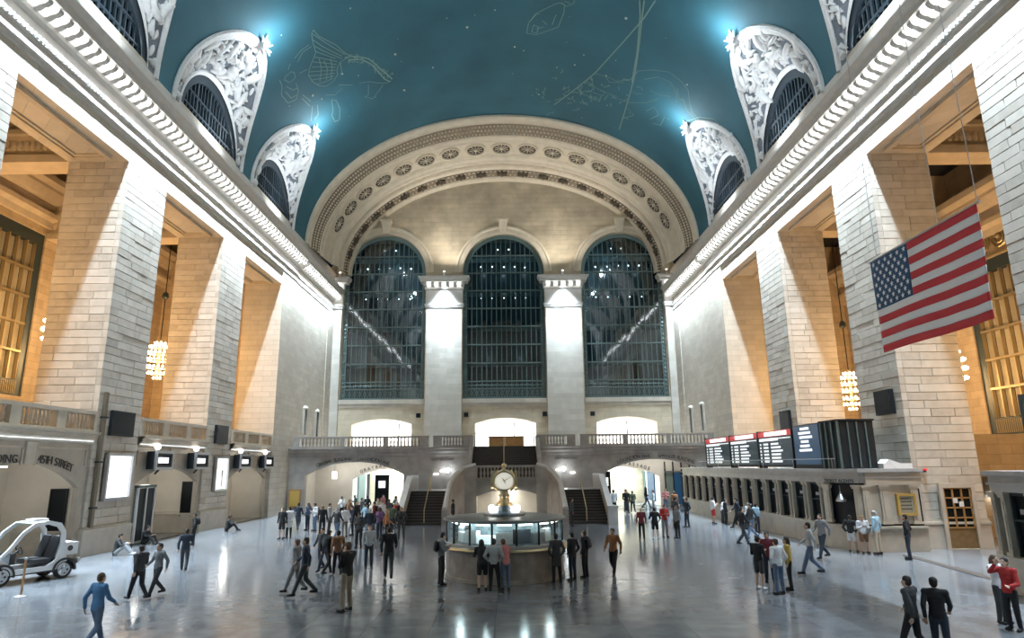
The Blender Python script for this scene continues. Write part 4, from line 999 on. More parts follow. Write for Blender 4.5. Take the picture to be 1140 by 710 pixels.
# lettering on the nearest arcade front
RL = (PI / 2, 0, PI / 2)
text('letter', 'METLIFE BUILDING', 'letter', .44, bpy.data.objects['wall_arcade_near'], (-W - .08, 23.4, 4.12), RL)
def ctext_side(body, y0, y1, ztop, parent):
    n = len(body)
    for i, ch in enumerate(body):
        if ch == ' ': continue
        f = (i + .5) / n; text('letter', ch, 'letter', .46, parent, (-W - .085, y0 + (y1 - y0) * f, ztop - .38 * f * f), (PI / 2, .12 * f, PI / 2))
ctext_side('45TH STREET', 26.35, 28.5, 4.12, bpy.data.objects['wall_arcade_near'])
# tall black notice boards on the flanks of the piers inside the recesses
for k, (x0, x1, yy, z0, z1, lb) in enumerate(((-19.78, -19.12, 29.5, .75, 2.85, 'tall black notice board in the recess behind the buggy'), (-19.35, -18.78, 40.45, .95, 2.9, 'tall black notice board in the middle arcade recess'))):
    t = thing('notice_board', lb, 'board', ((x0 + x1) / 2, yy - .05, z0), group='black notice boards'); MB().box(x0, x1, yy - .06, yy - .01, z0, z1).build('board_panel', 'black_screen', t)
    f = MB(); f.box(x0 - .05, x0, yy - .09, yy, z0 - .05, z1 + .05); f.box(x1, x1 + .05, yy - .09, yy, z0 - .05, z1 + .05); f.box(x0, x1, yy - .09, yy, z1, z1 + .05); f.build('board_frame', 'dark_frame', t)
# gate signs with lamps
SIGN = [(34.0, 35.7, 'left one over the middle arcade arch'), (38.3, 40.0, 'right one over the middle arcade arch'), (44.8, 46.6, 'left one over the farthest arcade arch'), (49.4, 51.1, 'right one over the farthest arcade arch')]
for y0, y1, lb in SIGN:
    ym = (y0 + y1) / 2
    t = thing('gate_sign', 'boxed gate sign with a lit white panel, %s' % lb, 'sign', (-W + .3, ym, 3.85), group='gate signs')
    f = MB().holed([(y0, 3.7), (y1, 3.7), (y1, 4.6), (y0, 4.6)], [[(y0 + .22, 3.92), (y1 - .22, 3.92), (y1 - .22, 4.38), (y0 + .22, 4.38)]], lambda u, v, d: (-W + .55 - d, u, v), 0, .45); f.box(-W + .06, -W + .12, y0, y1, 3.7, 4.6); f.build('sign_box', 'dark_frame', t)
    f = MB().holed([(y0 - .04, 3.66), (y1 + .04, 3.66), (y1 + .04, 4.64), (y0 - .04, 4.64)], [[(y0 + .1, 3.8), (y1 - .1, 3.8), (y1 - .1, 4.5), (y0 + .1, 4.5)]], lambda u, v, d: (-W + .58 - d, u, v), 0, .1); f.build('sign_frame', 'steel', t)
    MB().box(-W + .44, -W + .48, y0 + .3, y1 - .3, 4.0, 4.3).build('lit_panel', 'screen_white', t)
    for yy in (y0 + .5, ): MB().ball((-W + .3, yy, 4.85), .17, 8, 6).build('lamp', 'lamp_white', t)
    MB().tube((-W + .3, y0 + .5, 4.6), (-W + .3, y0 + .5, 4.75), .05).build('lamp_stem', 'steel', t)
    MB().path([(-W + .3, ym, 3.68), (-W + .1, ym, 3.45)], .05).build('bracket', 'dark_frame', t)
# posters, screens and a conduit on the left piers
for k, (y0, y1, lb, lb2) in enumerate(((30.5, 32.62, 'large bright white poster box on the pier behind the buggy', 'square black display on the pier behind the buggy'), (41.9, 43.8, 'smaller bright poster box with a faint figure on the farther left pier', 'square black display high on the farther left pier'))):
    t = thing('poster_box', lb, 'poster', (-W + .1, (y0 + y1) / 2, 2.3), group='lit posters on the left piers')
    MB().holed([(y0, 2.3), (y1, 2.3), (y1, 4.45), (y0, 4.45)], [[(y0 + .12, 2.42), (y1 - .12, 2.42), (y1 - .12, 4.33), (y0 + .12, 4.33)]], lambda u, v, d: (-W + .22 - d, u, v), 0, .24).box(-W, -W + .06, y0, y1, 2.3, 4.45).build('poster_frame', 'steel', t)
    MB().box(-W + .07, -W + .12, y0 + .1, y1 - .1, 2.4, 4.35).build('poster_panel', 'screen_white', t)
    if k == 1: MB().prism([(42.9, 2.55), (43.15, 2.55), (43.1, 3.1), (43.2, 3.5), (43.0, 3.7), (42.85, 3.4), (42.95, 3.1)], lambda u, v, d: (-W + .13 + d, u, v), 0, .005).build('printed_figure', 'steel', t)
    z0, z1 = 5.25, 6.42
    y2, y3 = ((30.5, 32.35), (41.6, 43.35))[k]
    t = thing('display_screen', lb2, 'screen', (-W + .1, (y2 + y3) / 2, z0), group='black displays on the piers')
    MB().box(-W + .02, -W + .18, y2, y3, z0, z1).build('screen_case', 'dark_frame', t); MB().box(-W + .18, -W + .19, y2 + .08, y3 - .08, z0 + .08, z1 - .08).build('screen_glass', 'black_screen', t)
for k, (y2, y3, z0, z1, lb) in enumerate(((30.1, 31.5, 5.85, 7.0, 'square black display on the pier below the flag'), (41.3, 42.75, 5.8, 6.95, 'square black display on the pier behind the departure boards'))):
    t = thing('display_screen', lb, 'screen', (W - .1, (y2 + y3) / 2, z0), group='black displays on the piers')
    MB().box(W - .18, W - .02, y2, y3, z0, z1).build('screen_case', 'dark_frame', t); MB().box(W - .19, W - .18, y2 + .08, y3 - .08, z0 + .08, z1 - .08).build('screen_glass', 'black_screen', t)
mat('conduit_brown', (.16, .13, .09), .5)
t = thing('conduit', 'dark bronze conduit running up the edge of the pier behind the buggy', 'conduit', (-W + .1, 29.95, 1.2))
MB().box(-W + .02, -W + .16, 29.86, 30.05, 1.2, 7.2).build('conduit_channel', 'conduit_brown', t)
for z in (2, 4, 6): MB().box(-W + .01, -W + .19, 29.8, 30.15, z, z + .08).build('clip', 'dark_frame', t)
# glazed kiosk in the middle recess
t = thing('kiosk', 'narrow green glazed kiosk standing in the middle arcade arch', 'kiosk', (-W - .4, 34.1, 0))
MB().box(-W - .9, -W + .05, 33.6, 35.3, 2.78, 2.9).box(-W - .9, -W + .05, 33.6, 35.3, 0, .12).build('kiosk_cap', 'iron_teal', t)
for x in (-W - .88, -W - .02):
    for y in (33.66, 34.45, 35.24): MB().box(x - .04, x + .06, y - .05, y + .05, .12, 2.78).build('kiosk_post', 'relief_white', t)
for y0, y1 in ((33.72, 34.39), (34.51, 35.18)): MB().box(-W - .02, -W + .0, y0, y1, .2, 2.75).build('kiosk_pane', 'black_screen', t)
MB().box(-W - .86, -W - .84, 33.72, 35.2, .2, 2.75).build('kiosk_back', 'iron_teal', t)

# ------------------------------------------------------------------ right side: ticket counter
mat('counter_stone', (.50, .45, .37), .45, var=.18, vscale=2)
mat('counter_top', (.46, .45, .44), .35, var=.15, vscale=2)
TX = 14.7
def pilaster_at(mb, x, y, nx, ny, z0, z1, w=.16, d=.12):
    tx, ty = -ny, nx
    def bx(hw, dd, za, zb):
        vs = []
        for z in (za, zb):
            for u, v in ((-hw, 0), (hw, 0), (hw, dd), (-hw, dd)): vs.append((x + tx * u + nx * v, y + ty * u + ny * v, z))
        mb.add(vs, [(0, 3, 2, 1), (4, 5, 6, 7), (0, 1, 5, 4), (1, 2, 6, 5), (2, 3, 7, 6), (3, 0, 4, 7)])
    bx(w + .05, d + .04, z0, z0 + .1); bx(w, d, z0 + .1, z1 - .16); bx(w * .45, d + .03, z0 + .2, z1 - .26); bx(w + .05, d + .04, z1 - .16, z1 - .08); bx(w + .08, d + .07, z1 - .08, z1)
def ticket_counter(label, Y0, Y1, ends, nbay):
    t = thing('ticket_counter', label, 'counter', (16.4, (Y0 + Y1) / 2, 0), group='ticket counters')
    poly = [(TX, Y1), (TX, Y0 + 1.6), (TX + .75, Y0 + .05), (W - .2, Y0), (W - .2, Y1)]
    up = lambda k: (lambda u, v, d: (u, v, d))
    def shrink(q):  # inset footprint for the body behind the pilasters
        return [(TX + q, Y1), (TX + q, Y0 + 1.6 + q * .4), (TX + .75 + q * .6, Y0 + .05 + q), (W - .2, Y0 + q), (W - .2, Y1)]
    fn = lambda u, v, d: (u, v, d)
    MB().prism(poly, fn, 0, .94).build('base', 'counter_stone', t)
    MB().prism(shrink(-.16), fn, .94, 1.02).build('ledge', 'counter_stone', t)
    MB().prism(shrink(.22), fn, 1.02, 2.80).build('body', 'black_screen', t)
    e = MB().prism(shrink(-.02), fn, 2.80, 3.0); e.prism(shrink(-.14), fn, 3.0, 3.06); e.prism(shrink(-.05), fn, 3.06, 3.26); e.prism(shrink(-.24), fn, 3.26, 3.40); e.build('entablature', 'counter_top', t)
    y = Y0 + 1.9; L = (Y1 - Y0 - 2.1) / nbay
    for i in range(nbay + 1):
        yy = y + i * L
        for q in (-.19, .19):
            p = MB(); pilaster_at(p, TX + .22, yy + q, -1, 0, 1.02, 2.80, .075, .24); p.build('pilaster', 'counter_stone', t)
    for i in range(nbay):
        ya, yb = y + i * L + .34, y + (i + 1) * L - .34; ym = (ya + yb) / 2
        f = MB()
        for q in ((ya, ya + .05, 1.02, 2.78), (yb - .05, yb, 1.02, 2.78), (ya, yb, 2.70, 2.78), (ya, yb, 2.0, 2.05)): f.box(TX + .1, TX + .2, *q)
        wn = f.build('ticket_window', 'bronze_dark', t)
        MB().box(TX + .14, TX + .16, ym - .14, ym + .14, 2.2, 2.34).build('window_sign', 'steel', wn)
    if ends:
        A = Vector((TX, Y0 + 1.6)); B = Vector((TX + .75, Y0 + .05)); d = (B - A).normalized(); nn = Vector((-abs(d.y), -abs(d.x)))
        for f in (.06, .94):
            c = A.lerp(B, f); p = MB(); pilaster_at(p, c.x + .1, c.y + .12, nn.x, nn.y, 1.1, 2.72, .14, .16); p.build('pilaster', 'travertine', t)
        for x in (TX + 1.0, TX + 1.75, W - .55):
            p = MB(); pilaster_at(p, x, Y0 + .22, 0, -1, 1.1, 2.72, .16, .2); p.build('pilaster', 'travertine', t)
        MB().box(TX + 1.15, W - .35, Y0 + .12, Y0 + .24, 1.1, 2.72).build('end_panel', 'travertine', t)
        MB().prism([(TX + .98, Y0 - .06), (TX + .98, Y0 + .1), (W - .2, Y0 + .1), (W - .2, Y0 - .06)], fn, 2.72, 3.26).build('end_frieze', 'travertine', t)
    return t
tc = ticket_counter('long stone ticket counter with paired pilasters below the departure boards', 28.7, 54.6, True, 14)
ang = math.atan2(-1.55, .75)
text('letter', 'TICKET AGENTS', 'letter', .2, tc, (TX + .22, 29.45, 2.88), (PI / 2, 0, ang))
# ticket window in the chamfered corner
t2 = thing('lamp_shade', 'white hanging lamp inside the corner ticket window', 'lamp', (15.0, 29.2, 1.9))
MB().lathe([(.02, .55), (.05, .45), (.2, .2), (.22, .12), (0, .12)], 12, (14.92, 29.42, 1.9)).build('shade', 'steel', t2); MB().tube((14.92, 29.42, 2.4), (14.92, 29.42, 2.7), .015).build('cord', 'steel', t2)
t2.location = (14.92, 29.42, 1.9)
for ch in t2.children: ch.location = Vector((15.0, 29.2, 1.9)) - t2.location
tn = ticket_counter('grey stone ticket counter end cut off by the right edge', 9.0, 19.9, False, 6)
p = MB()
pilaster_at(p, TX + .55, 19.75, 0, 1, 0, 3.0, .2, .15); p.build('pilaster', 'counter_stone', tn)
area_light('counter_fill_light', (TX - .3, 42, 3.2), (-.8, 0, -1), 22, .06, 420, COOL, 100)  # added fill to brighten the floor along the counter, not a fixture
# framed notice on the counter end
t = thing('framed_notice', 'gilt framed notice on the end of the ticket counter', 'frame', (17.25, 28.75, 1.5))
MB().holed([(16.95, 1.45), (17.75, 1.45), (17.75, 2.35), (16.95, 2.35)], [[(17.05, 1.55), (17.65, 1.55), (17.65, 2.25), (17.05, 2.25)]], lambda u, v, d: (u, 28.66 + d, v), 0, .16).build('gilt_frame', 'gold_frame', t)
MB().box(17.04, 17.66, 28.74, 28.8, 1.54, 2.26).build('notice_sheet', 'warm_pane', t)
for z in (1.7, 1.85, 2.0, 2.12): MB().box(17.12, 17.58 - .1 * (z > 2), 28.73, 28.74, z, z + .04).build('printed_line', 'letter', t)

# departure boards on the counter roof
BX = 15.2
BY = [49.5, 44.05, 39.05, 34.3, 31.1]
LB = ['departure board with red header, farthest of the three', 'departure board with red header, middle of the three', 'departure board with red header, nearest of the three']
for k in range(3):
    y1, y0 = BY[k] - .08, BY[k + 1] + .08; z0, z1 = 3.48, 5.45
    t = thing('departure_board', LB[k], 'screen', (BX + .2, (y0 + y1) / 2, z0), group='departure boards')
    MB().box(BX, BX + .35, y0, y1, z0, z1).box(BX - .05, BX + .4, y0 - .06, y0, 3.40, z1 + .05).box(BX - .05, BX + .4, y1, y1 + .06, 3.40, z1 + .05).build('board_case', 'dark_frame', t)
    MB().box(BX - .03, BX, y0 + .05, y1 - .05, z0 + .12, z1 - .34).build('board_glass', 'screen_navy', t)
    w = y1 - y0
    MB().box(BX - .04, BX, y0 + .03, y1 - .03, z1 - .32, z1 - .02).build('header', 'screen_red', t)
    MB().box(BX - .05, BX - .04, y0 + w * .12, y1 - w * .22, z1 - .29, z1 - .06).build('header_text', 'screen_white', t)
    def bar(f0, f1, za, zb, m='screen_row'):
        MB().box(BX - .045, BX - .03, y1 - w * f1, y1 - w * f0, za, zb).build('timetable_row', m, t)
    bar(.04, .62, z1 - .55, z1 - .40); bar(.62, .97, z1 - .47, z1 - .42)
    for r in range(6):
        zz_ = z1 - .78 - r * .19
        bar(.05, .085, zz_, zz_ + .10); bar(.17, .31, zz_, zz_ + .10); bar(.40, .40 + (.26, .30, .22, .28, .33, .27)[(r + k) % 6], zz_, zz_ + .10)
t = thing('advert_screen', 'blue advert screen with white lines beside the departure boards', 'screen', (BX + .2, 32.7, 3.48))
MB().box(BX, BX + .35, 31.15, 34.25, 3.40, 5.55).build('screen_case', 'dark_frame', t); MB().box(BX - .03, BX, 31.35, 34.1, 3.6, 5.5).build('screen_glass', 'screen_blue', t)
for i, (f0, f1) in enumerate(((.3, .65), (.22, .7), (.25, .75), (.3, .6), (.25, .62), (.2, .7))):
    z = 5.28 - i * .21; MB().box(BX - .045, BX - .03, 34.1 - 2.75 * f1, 34.1 - 2.75 * f0, z, z + .12).build('advert_line', 'screen_row', t)
# dark green clock-box at the end of the boards
t = thing('board_cabinet', 'dark green panelled cabinet closing the near end of the departure boards', 'cabinet', (BX + .6, 30.2, 3.4))
MB().box(BX - .02, BX + 1.5, 29.35, 31.05, 3.41, 5.5).build('cabinet_body', 'dark_frame', t)
for y in (29.4, 29.95, 30.5, 31.0): MB().box(BX - .1, BX + .02, y - .05, y + .05, 3.41, 5.5).build('cabinet_post', 'iron_teal', t)
for x in (BX + .35, BX + .75, BX + 1.15): MB().box(x - .03, x + .03, 29.3, 29.36, 3.45, 5.45).build('cabinet_rib', 'iron_teal', t)
MB().box(BX - .12, BX + 1.55, 29.28, 31.1, 5.5, 5.58).build('cabinet_lid', 'dark_frame', t)
# guard rail and small camera on the roof
t = thing('roof_guard', 'thin steel guard rail along the ticket counter roof', 'railing', (14.9, 40, 3.4))
for y in np.arange(29.5, 50, 4): MB().tube((14.75, y, 3.4), (14.75, y, 3.85), .02).build('guard_post', 'steel', t)
MB().tube((14.75, 29.2, 3.85), (14.75, 50, 3.85), .02).build('guard_bar', 'steel', t)
t = thing('air_duct_box', 'white equipment box on the ticket counter roof beside the pier', 'box', (16.9, 29.3, 3.4))
MB().box(16.75, 18.0, 29.0, 29.7, 3.4, 3.62).build('box_body', 'relief_white', t); MB().add([(16.8, 29.0, 3.62), (17.5, 29.0, 3.62), (17.0, 29.0, 3.8), (16.8, 29.6, 3.62), (17.5, 29.6, 3.62), (17.0, 29.6, 3.8)], [(0, 1, 2), (3, 5, 4), (0, 3, 4, 1), (1, 4, 5, 2), (2, 5, 3, 0)]).build('box_lid', 'relief_white', t)
t = thing('near_display', 'dark display frame above the near ticket counter at the right edge', 'screen', (16.5, 20.3, 4.5))
MB().box(15.55, 16.6, 19.2, 19.35, 4.0, 5.6).build('screen_case', 'bronze_dark', t); MB().box(15.9, 16.0, 19.25, 19.33, 3.4, 4.0).build('screen_stand', 'bronze_dark', t); MB().box(15.62, 16.53, 19.35, 19.37, 4.1, 5.5).build('screen_back', 'black_screen', t)
# door and fittings on the pier behind the flag
mat('door_wood', (.22, .14, .06), .4, var=.2, vscale=5)
d = thing('door_2', 'glazed brass door in the pier below the flag', 'door', (19.95, 29.5, 0)); d['kind'] = 'structure'
MB().holed([(19.2, 0), (20.75, 0), (20.75, 2.75), (19.2, 2.75)], [[(19.36, .02), (20.59, .02), (20.59, 2.55), (19.36, 2.55)]], lambda u, v, q: (u, 29.28 + q, v), 0, .14).build('door_frame', 'travertine', d)
MB().box(19.36, 20.59, 29.36, 29.40, .02, .85).build('door_panel', 'door_wood', d)
MB().box(19.36, 20.59, 29.38, 29.41, .85, 2.55).build('door_glass', 'black_screen', d)
for q in (19.40, 19.78, 20.17, 20.55): MB().box(q - .035, q + .035, 29.33, 29.39, .85, 2.55).build('glazing_bar', 'wood', d)
for z in (.87, 1.29, 1.71, 2.12, 2.53): MB().box(19.36, 20.59, 29.33, 29.39, z - .03, z + .03).build('glazing_bar', 'wood', d)
for x, z in ((19.75, 1.9), (20.0, 1.75)): MB().box(x, x + .2, 29.32, 29.33, z, z + .22).build('paper_notice', 'relief_white', d)
t = thing('alarm_bell', 'small red alarm bell on the pier near the glazed door', 'bell', (18.75, 29.3, 3.3)); MB().lathe([(0, .1), (.1, .07), (.12, 0), (0, 0)], 12, (18.75, 29.38, 3.3)).build('bell_dome', 'screen_red', t); MB().box(18.68, 18.82, 29.38, 29.48, 3.22, 3.3).build('bell_mount', 'dark_frame', t)
t = thing('printed_notice', 'pair of printed panels on the far gallery wall at the right edge', 'poster', (27.5, 40, 2.0))
MB().box(22.6, 24.4, 33.3, 33.36, 1.9, 3.0).build('panel_board', 'warm_pane', t)
for x in (22.75, 23.15, 23.6, 24.0): MB().box(x, x + .28, 33.28, 33.3, 2.05, 2.9).build('panel_print', 'letter', t)
g = MB().box(21.3, 30, 33.36, 33.6, 0, 5.0).build('wall_gallery_screen', 'gallery_stone'); struct(g, 'low stone screen wall across the right gallery', 'wall')
t = thing('counter_lamp', 'white glowing lamp on the gallery screen wall at the right edge', 'lamp', (24.6, 33.1, 1.9)); MB().ball((24.6, 33.1, 1.9), .3, 12, 8, (1.6, .6, .7)).build('lamp_glass', 'lamp_white', t); MB().box(24.4, 24.8, 33.2, 33.36, 2.0, 2.1).build('lamp_bracket', 'brass', t)
# dark inlaid strip in the floor between the two counters
st = MB(); A, B = Vector((16.4, 27.6, 0)), Vector((15.6, 20.2, 0)); n_ = Vector((.16, 0, 0))
st.add([A - n_, A + n_, B + n_, B - n_, A - n_ + Vector((0, 0, .02)), A + n_ + Vector((0, 0, .02)), B + n_ + Vector((0, 0, .02)), B - n_ + Vector((0, 0, .02))], [(0, 3, 2, 1), (4, 5, 6, 7), (0, 1, 5, 4), (1, 2, 6, 5), (2, 3, 7, 6), (3, 0, 4, 7)])
o = st.build('trim_3', 'step_nose'); struct(o, 'dark threshold strip in the floor on the right', 'trim')
# narrow fittings on the side walls above the balcony
for s in (-1, 1):
    for y in (59.5, 63.2):
        t = thing('wall_lantern', 'slim dark bracket fitting on the %s wall above the balcony, %s the end wall' % ('left' if s < 0 else 'right', 'nearer' if y > 60 else 'farther from'), 'fitting', (s * (W - .1), y, 6.8), group='fittings above the end balcony')
        MB().box(s * (W - .22), s * W, y - .3, y + .3, 6.6, 9.0).build('fitting_plate', 'stone', t); MB().box(s * (W - .3), s * (W - .2), y - .18, y + .18, 6.6, 8.9).build('fitting_grille', 'bronze_dark', t)
        MB().lathe([(.0, .25), (.2, .15), (.3, 0), (0, 0)], 8, (s * (W - .16), y, 9.0)).build('fitting_hood', 'stone', t)
# orange desk and lamps near the left arch
t = thing('notice_case', 'amber lit wooden notice case beside the left arch', 'board', (-17.6, YB + .2, .9)); MB().box(-18.1, -17.1, YB + .15, YB + .3, .4, 1.9).build('case_body', 'wood', t); MB().box(-18.0, -17.2, YB + .12, YB + .15, .55, 1.8).build('case_panel', 'gold_frame', t)
t = thing('column_lamp', 'white cylinder lamp hanging inside the left arch', 'lamp', (-15.2, 59.5, 3.0)); MB().tube((-15.2, 59.5, 2.7), (-15.2, 59.5, 3.3), .22, .22, 12).build('lamp_glass', 'lamp_white', t); MB().tube((-15.2, 59.5, 3.3), (-15.2, 59.5, 4.6), .03).build('lamp_rod', 'steel', t)
t = thing('notice_totem', 'tall black information totem in the right passage', 'totem', (8.6, 57.8, 0)); MB().box(8.0, 9.2, 57.7, 57.95, .1, 3.1).build('totem_case', 'black_screen', t); MB().box(8.2, 9.0, 57.68, 57.7, 1.9, 2.6).build('totem_screen', 'screen_row', t); MB().box(7.9, 9.3, 57.6, 58.05, 0, .1).build('totem_base', 'dark_frame', t)
t = thing('notice_totem', 'black information totem above the crowd in the left passage', 'totem', (-10.7, 58.4, 0)); MB().box(-11.3, -10.1, 58.3, 58.55, .1, 3.0).build('totem_case', 'black_screen', t); MB().box(-11.0, -10.4, 58.28, 58.3, 1.9, 2.5).build('totem_screen', 'screen_row', t); MB().box(-11.4, -10.0, 58.2, 58.65, 0, .1).build('totem_base', 'dark_frame', t)
# glazed doors at the right end under the balcony
d = thing('door_3', 'tall glazed doors beside the right arch, next to the ticket windows', 'door', (15.9, 60.8, 0)); d['kind'] = 'structure'
for i in range(3):
    x = 14.7 + i * .75; MB().box(x, x + .7, 60.75, 60.8, .15, 2.9).build('door_pane', 'screen_blue' if i % 2 else 'glass', d)
for i in range(4): MB().box(14.62 + i * .75, 14.72 + i * .75, 60.68, 60.82, 0, 3.9).build('door_post', 'dark_frame', d)
MB().box(14.6, 17.0, 60.68, 60.82, 2.9, 3.05).build('door_transom', 'steel', d)

# ------------------------------------------------------------------ flag
mat('flag_red', (.55, .035, .045), .7); mat('flag_white', (.92, .93, .95), .7); mat('flag_blue', (.015, .07, .17), .7)
FX, FY0, FY1, FZ0, FZ1 = 13.0, 16.3, 21.5, 7.27, 10.42
t = thing('national_flag', 'large striped flag with white stars on blue, hanging in front of the right piers', 'flag', (FX, (FY0 + FY1) / 2, FZ0))
def fpt(u, v, d=0.0):  # u from hoist (far) 0..1 to near edge, v from top 0..1
    y = FY1 + (FY0 - FY1) * u; z = FZ1 + (FZ0 - FZ1) * v
    x = FX + .05 * math.sin(u * 9 + v * 2) * v + .035 * math.sin(u * 26 + v * 5) * (u ** 2) * v
    return (x + d, y, z)
def cloth(mb, u0, u1, v0, v1, nu, nv, d=0.0, th=.02):
    vs = [fpt(u0 + (u1 - u0) * i / nu, v0 + (v1 - v0) * j / nv, d + e) for e in (-th / 2, th / 2) for i in range(nu + 1) for j in range(nv + 1)]
    n = (nu + 1) * (nv + 1); fs = []
    for i in range(nu):
        for j in range(nv):
            a = i * (nv + 1) + j; fs += [(a, a + 1, a + nv + 2, a + nv + 1), (n + a, n + a + nv + 1, n + a + nv + 2, n + a + 1)]
    per = [i * (nv + 1) for i in range(nu + 1)] + [nu * (nv + 1) + j for j in range(1, nv + 1)] + [i * (nv + 1) + nv for i in range(nu - 1, -1, -1)] + [j for j in range(nv - 1, 0, -1)]
    for a, b in zip(per, per[1:] + per[:1]): fs.append((a, b, b + n, a + n))
    mb.add(vs, fs)
for i in range(13):
    b = MB(); u0 = .40 if i < 7 else 0; cloth(b, u0, 1, i / 13, (i + 1) / 13, 40, 3); b.build('stripe', 'flag_red' if i % 2 == 0 else 'flag_white', t, smooth=True)
b = MB(); cloth(b, 0, .40, 0, 7 / 13, 16, 10); canton = b.build('canton', 'flag_blue', t, smooth=True)
for r in range(9):
    for c in range(6 if r % 2 == 0 else 5):
        u = .40 * ((c + .5) / 6 if r % 2 == 0 else (c + 1) / 6); v = 7 / 13 * (r + .75) / 9.5
        pts = []
        for q in range(10):
            R = .105 if q % 2 == 0 else .045; a_ = PI / 2 + q * PI / 5
            pts.append((u + R * math.cos(a_) / (FY1 - FY0), v - R * math.sin(a_) / (FZ1 - FZ0)))
        s_ = MB(); s_.add([fpt(p, q, -.016) for p, q in pts] + [fpt(u, v, -.016)], [(i, (i + 1) % 10, 10) for i in range(10)]); s_.build('star', 'flag_white', canton, fix=False)
MB().tube((FX, FY0 - .15, FZ1 + .03), (FX, FY1 + .1, FZ1 + .03), .035).build('flag_bar', 'steel', t)
w = MB()
for y, yt in ((FY0 - .05, FY0 + .3), (FY0 + 1.6, FY0 + 1.8), (FY1 - .4, FY1 - .2)): w.tube((FX, y, FZ1 + .05), (FX, yt, 33.0), .012, .012, 5)
for i, (y, yt) in enumerate(((FY0 - .05, FY0 + .3), (FY0 + 1.6, FY0 + 1.8), (FY1 - .4, FY1 - .2))):
    MB().tube((FX, y, FZ1 + .05), (FX, yt, 33.0), .012, .012, 5).build('suspension_wire', 'steel', t)

# ------------------------------------------------------------------ information booth and clock
mat('booth_core', (.34, .42, .44), .5, var=.5, vscale=4)
mat('booth_roof', (.16, .17, .17), .35, metal=.4)
BC = (0.2, 23.95); BR = 2.12
t = booth = thing('information_booth', 'round marble information booth with lit glass windows in the middle of the floor', 'booth', (*BC, 0))
c3 = (*BC, 0)
MB().lathe([(BR - .02, 0), (BR - .02, .12), (BR - .08, .14), (BR - .08, 1.22), (BR, 1.26), (0, 1.26)], 48, c3).build('marble_base', 'marble_booth', t, smooth=False)
MB().lathe([(BR - .1, 1.24), (BR + .16, 1.27), (BR + .18, 1.33), (BR - .1, 1.36)], 48, c3).build('brass_ledge', 'brass', t, smooth=True)
MB().lathe([(BR - .05, 1.36), (BR - .02, 1.38), (BR - .02, 1.5), (BR - .1, 1.5)], 48, c3).build('counter_rim', 'counter_top', t)
NP = 16
for i in range(NP):
    a0 = 2 * PI * (i + .5) / NP; a1 = 2 * PI * (i + 1.5) / NP; R = BR - .08
    p0 = Vector((BC[0] + R * math.cos(a0), BC[1] + R * math.sin(a0), 0)); p1 = Vector((BC[0] + R * math.cos(a1), BC[1] + R * math.sin(a1), 0))
    MB().tube(p0 + Vector((0, 0, 1.5)), p0 + Vector((0, 0, 2.42)), .035, .035, 8).build('window_post', 'dark_frame', t)
    g = MB(); z0, z1 = 1.52, 2.40; nn = Vector((p0.x + p1.x - 2 * BC[0], p0.y + p1.y - 2 * BC[1], 0)).normalized() * .012
    g.add([p0 + Vector((0, 0, z0)), p1 + Vector((0, 0, z0)), p1 + Vector((0, 0, z1)), p0 + Vector((0, 0, z1)), p0 - nn + Vector((0, 0, z0)), p1 - nn + Vector((0, 0, z0)), p1 - nn + Vector((0, 0, z1)), p0 - nn + Vector((0, 0, z1))], [(0, 1, 2, 3), (7, 6, 5, 4), (0, 4, 5, 1), (2, 6, 7, 3)]); g.build('pane', 'glass', t)
    m0 = p0.lerp(p1, .2); m1 = p0.lerp(p1, .8); inn = nn.normalized() * -.16
    MB().tube(m0 + inn + Vector((0, 0, 2.33)), m1 + inn + Vector((0, 0, 2.33)), .035, .035, 8).build('light_tube', 'lamp_white', t)
    # leaflets and equipment behind the glass
    mid = (p0 + p1) / 2 - nn.normalized() * .38
    it = ('relief_white', 'steel', 'dark_frame', 'relief_white', 'screen_row', 'relief_white')[(i * 5 + 2) % 6]
    w_ = .28; tv = (p1 - p0).normalized()
    q = MB(); base = mid + Vector((0, 0, 1.52)); hh = .35 + .3 * ((i * 7) % 5) / 5
    q.add([base - tv * w_, base + tv * w_, base + tv * w_ - nn.normalized() * .2, base - tv * w_ - nn.normalized() * .2] + [v + Vector((0, 0, hh)) for v in (base - tv * w_, base + tv * w_, base + tv * w_ - nn.normalized() * .2, base - tv * w_ - nn.normalized() * .2)], [(0, 3, 2, 1), (4, 5, 6, 7), (0, 1, 5, 4), (1, 2, 6, 5), (2, 3, 7, 6), (3, 0, 4, 7)])
    q.build('leaflet_rack', it, t)
MB().lathe([(BR - .3, 2.40), (BR + .02, 2.41), (BR + .06, 2.45), (BR + .03, 2.50), (BR - .1, 2.53), (1.0, 2.57), (0, 2.57)], 48, c3).build('roof', 'booth_roof', t, smooth=True)
MB().lathe([(0, 1.28), (1.2, 1.28), (1.2, 2.5), (0, 2.5)], 20, c3).build('inner_core', 'booth_core', t)
MB().lathe([(.72, 2.55), (.74, 2.66), (.70, 2.72), (.42, 2.76), (.34, 2.95), (.36, 3.0), (0, 3.0)], 32, c3).build('clock_plinth', 'steel', t)
for q in range(8): point_light('booth_light', (1.62 * math.cos(2 * PI * (q + .5) / 8), 1.62 * math.sin(2 * PI * (q + .5) / 8), 2.22), 15, (.85, .97, 1), .12, t)
for i, dx in enumerate((-.44, .44)):
    l = thing('globe_lamp', 'white globe lamp beside the brass clock on the booth, %s one' % ('left', 'right')[i], 'lamp', (BC[0] + dx, BC[1] - .25, 2.92), group='globe lamps on the booth')
    MB().ball((BC[0] + dx, BC[1] - .25, 3.10), .13, 14, 10).build('globe', 'lamp_white', l, smooth=True); MB().tube((BC[0] + dx, BC[1] - .25, 2.90), (BC[0] + dx, BC[1] - .25, 2.98), .06, .06, 10).build('globe_base', 'brass', l)
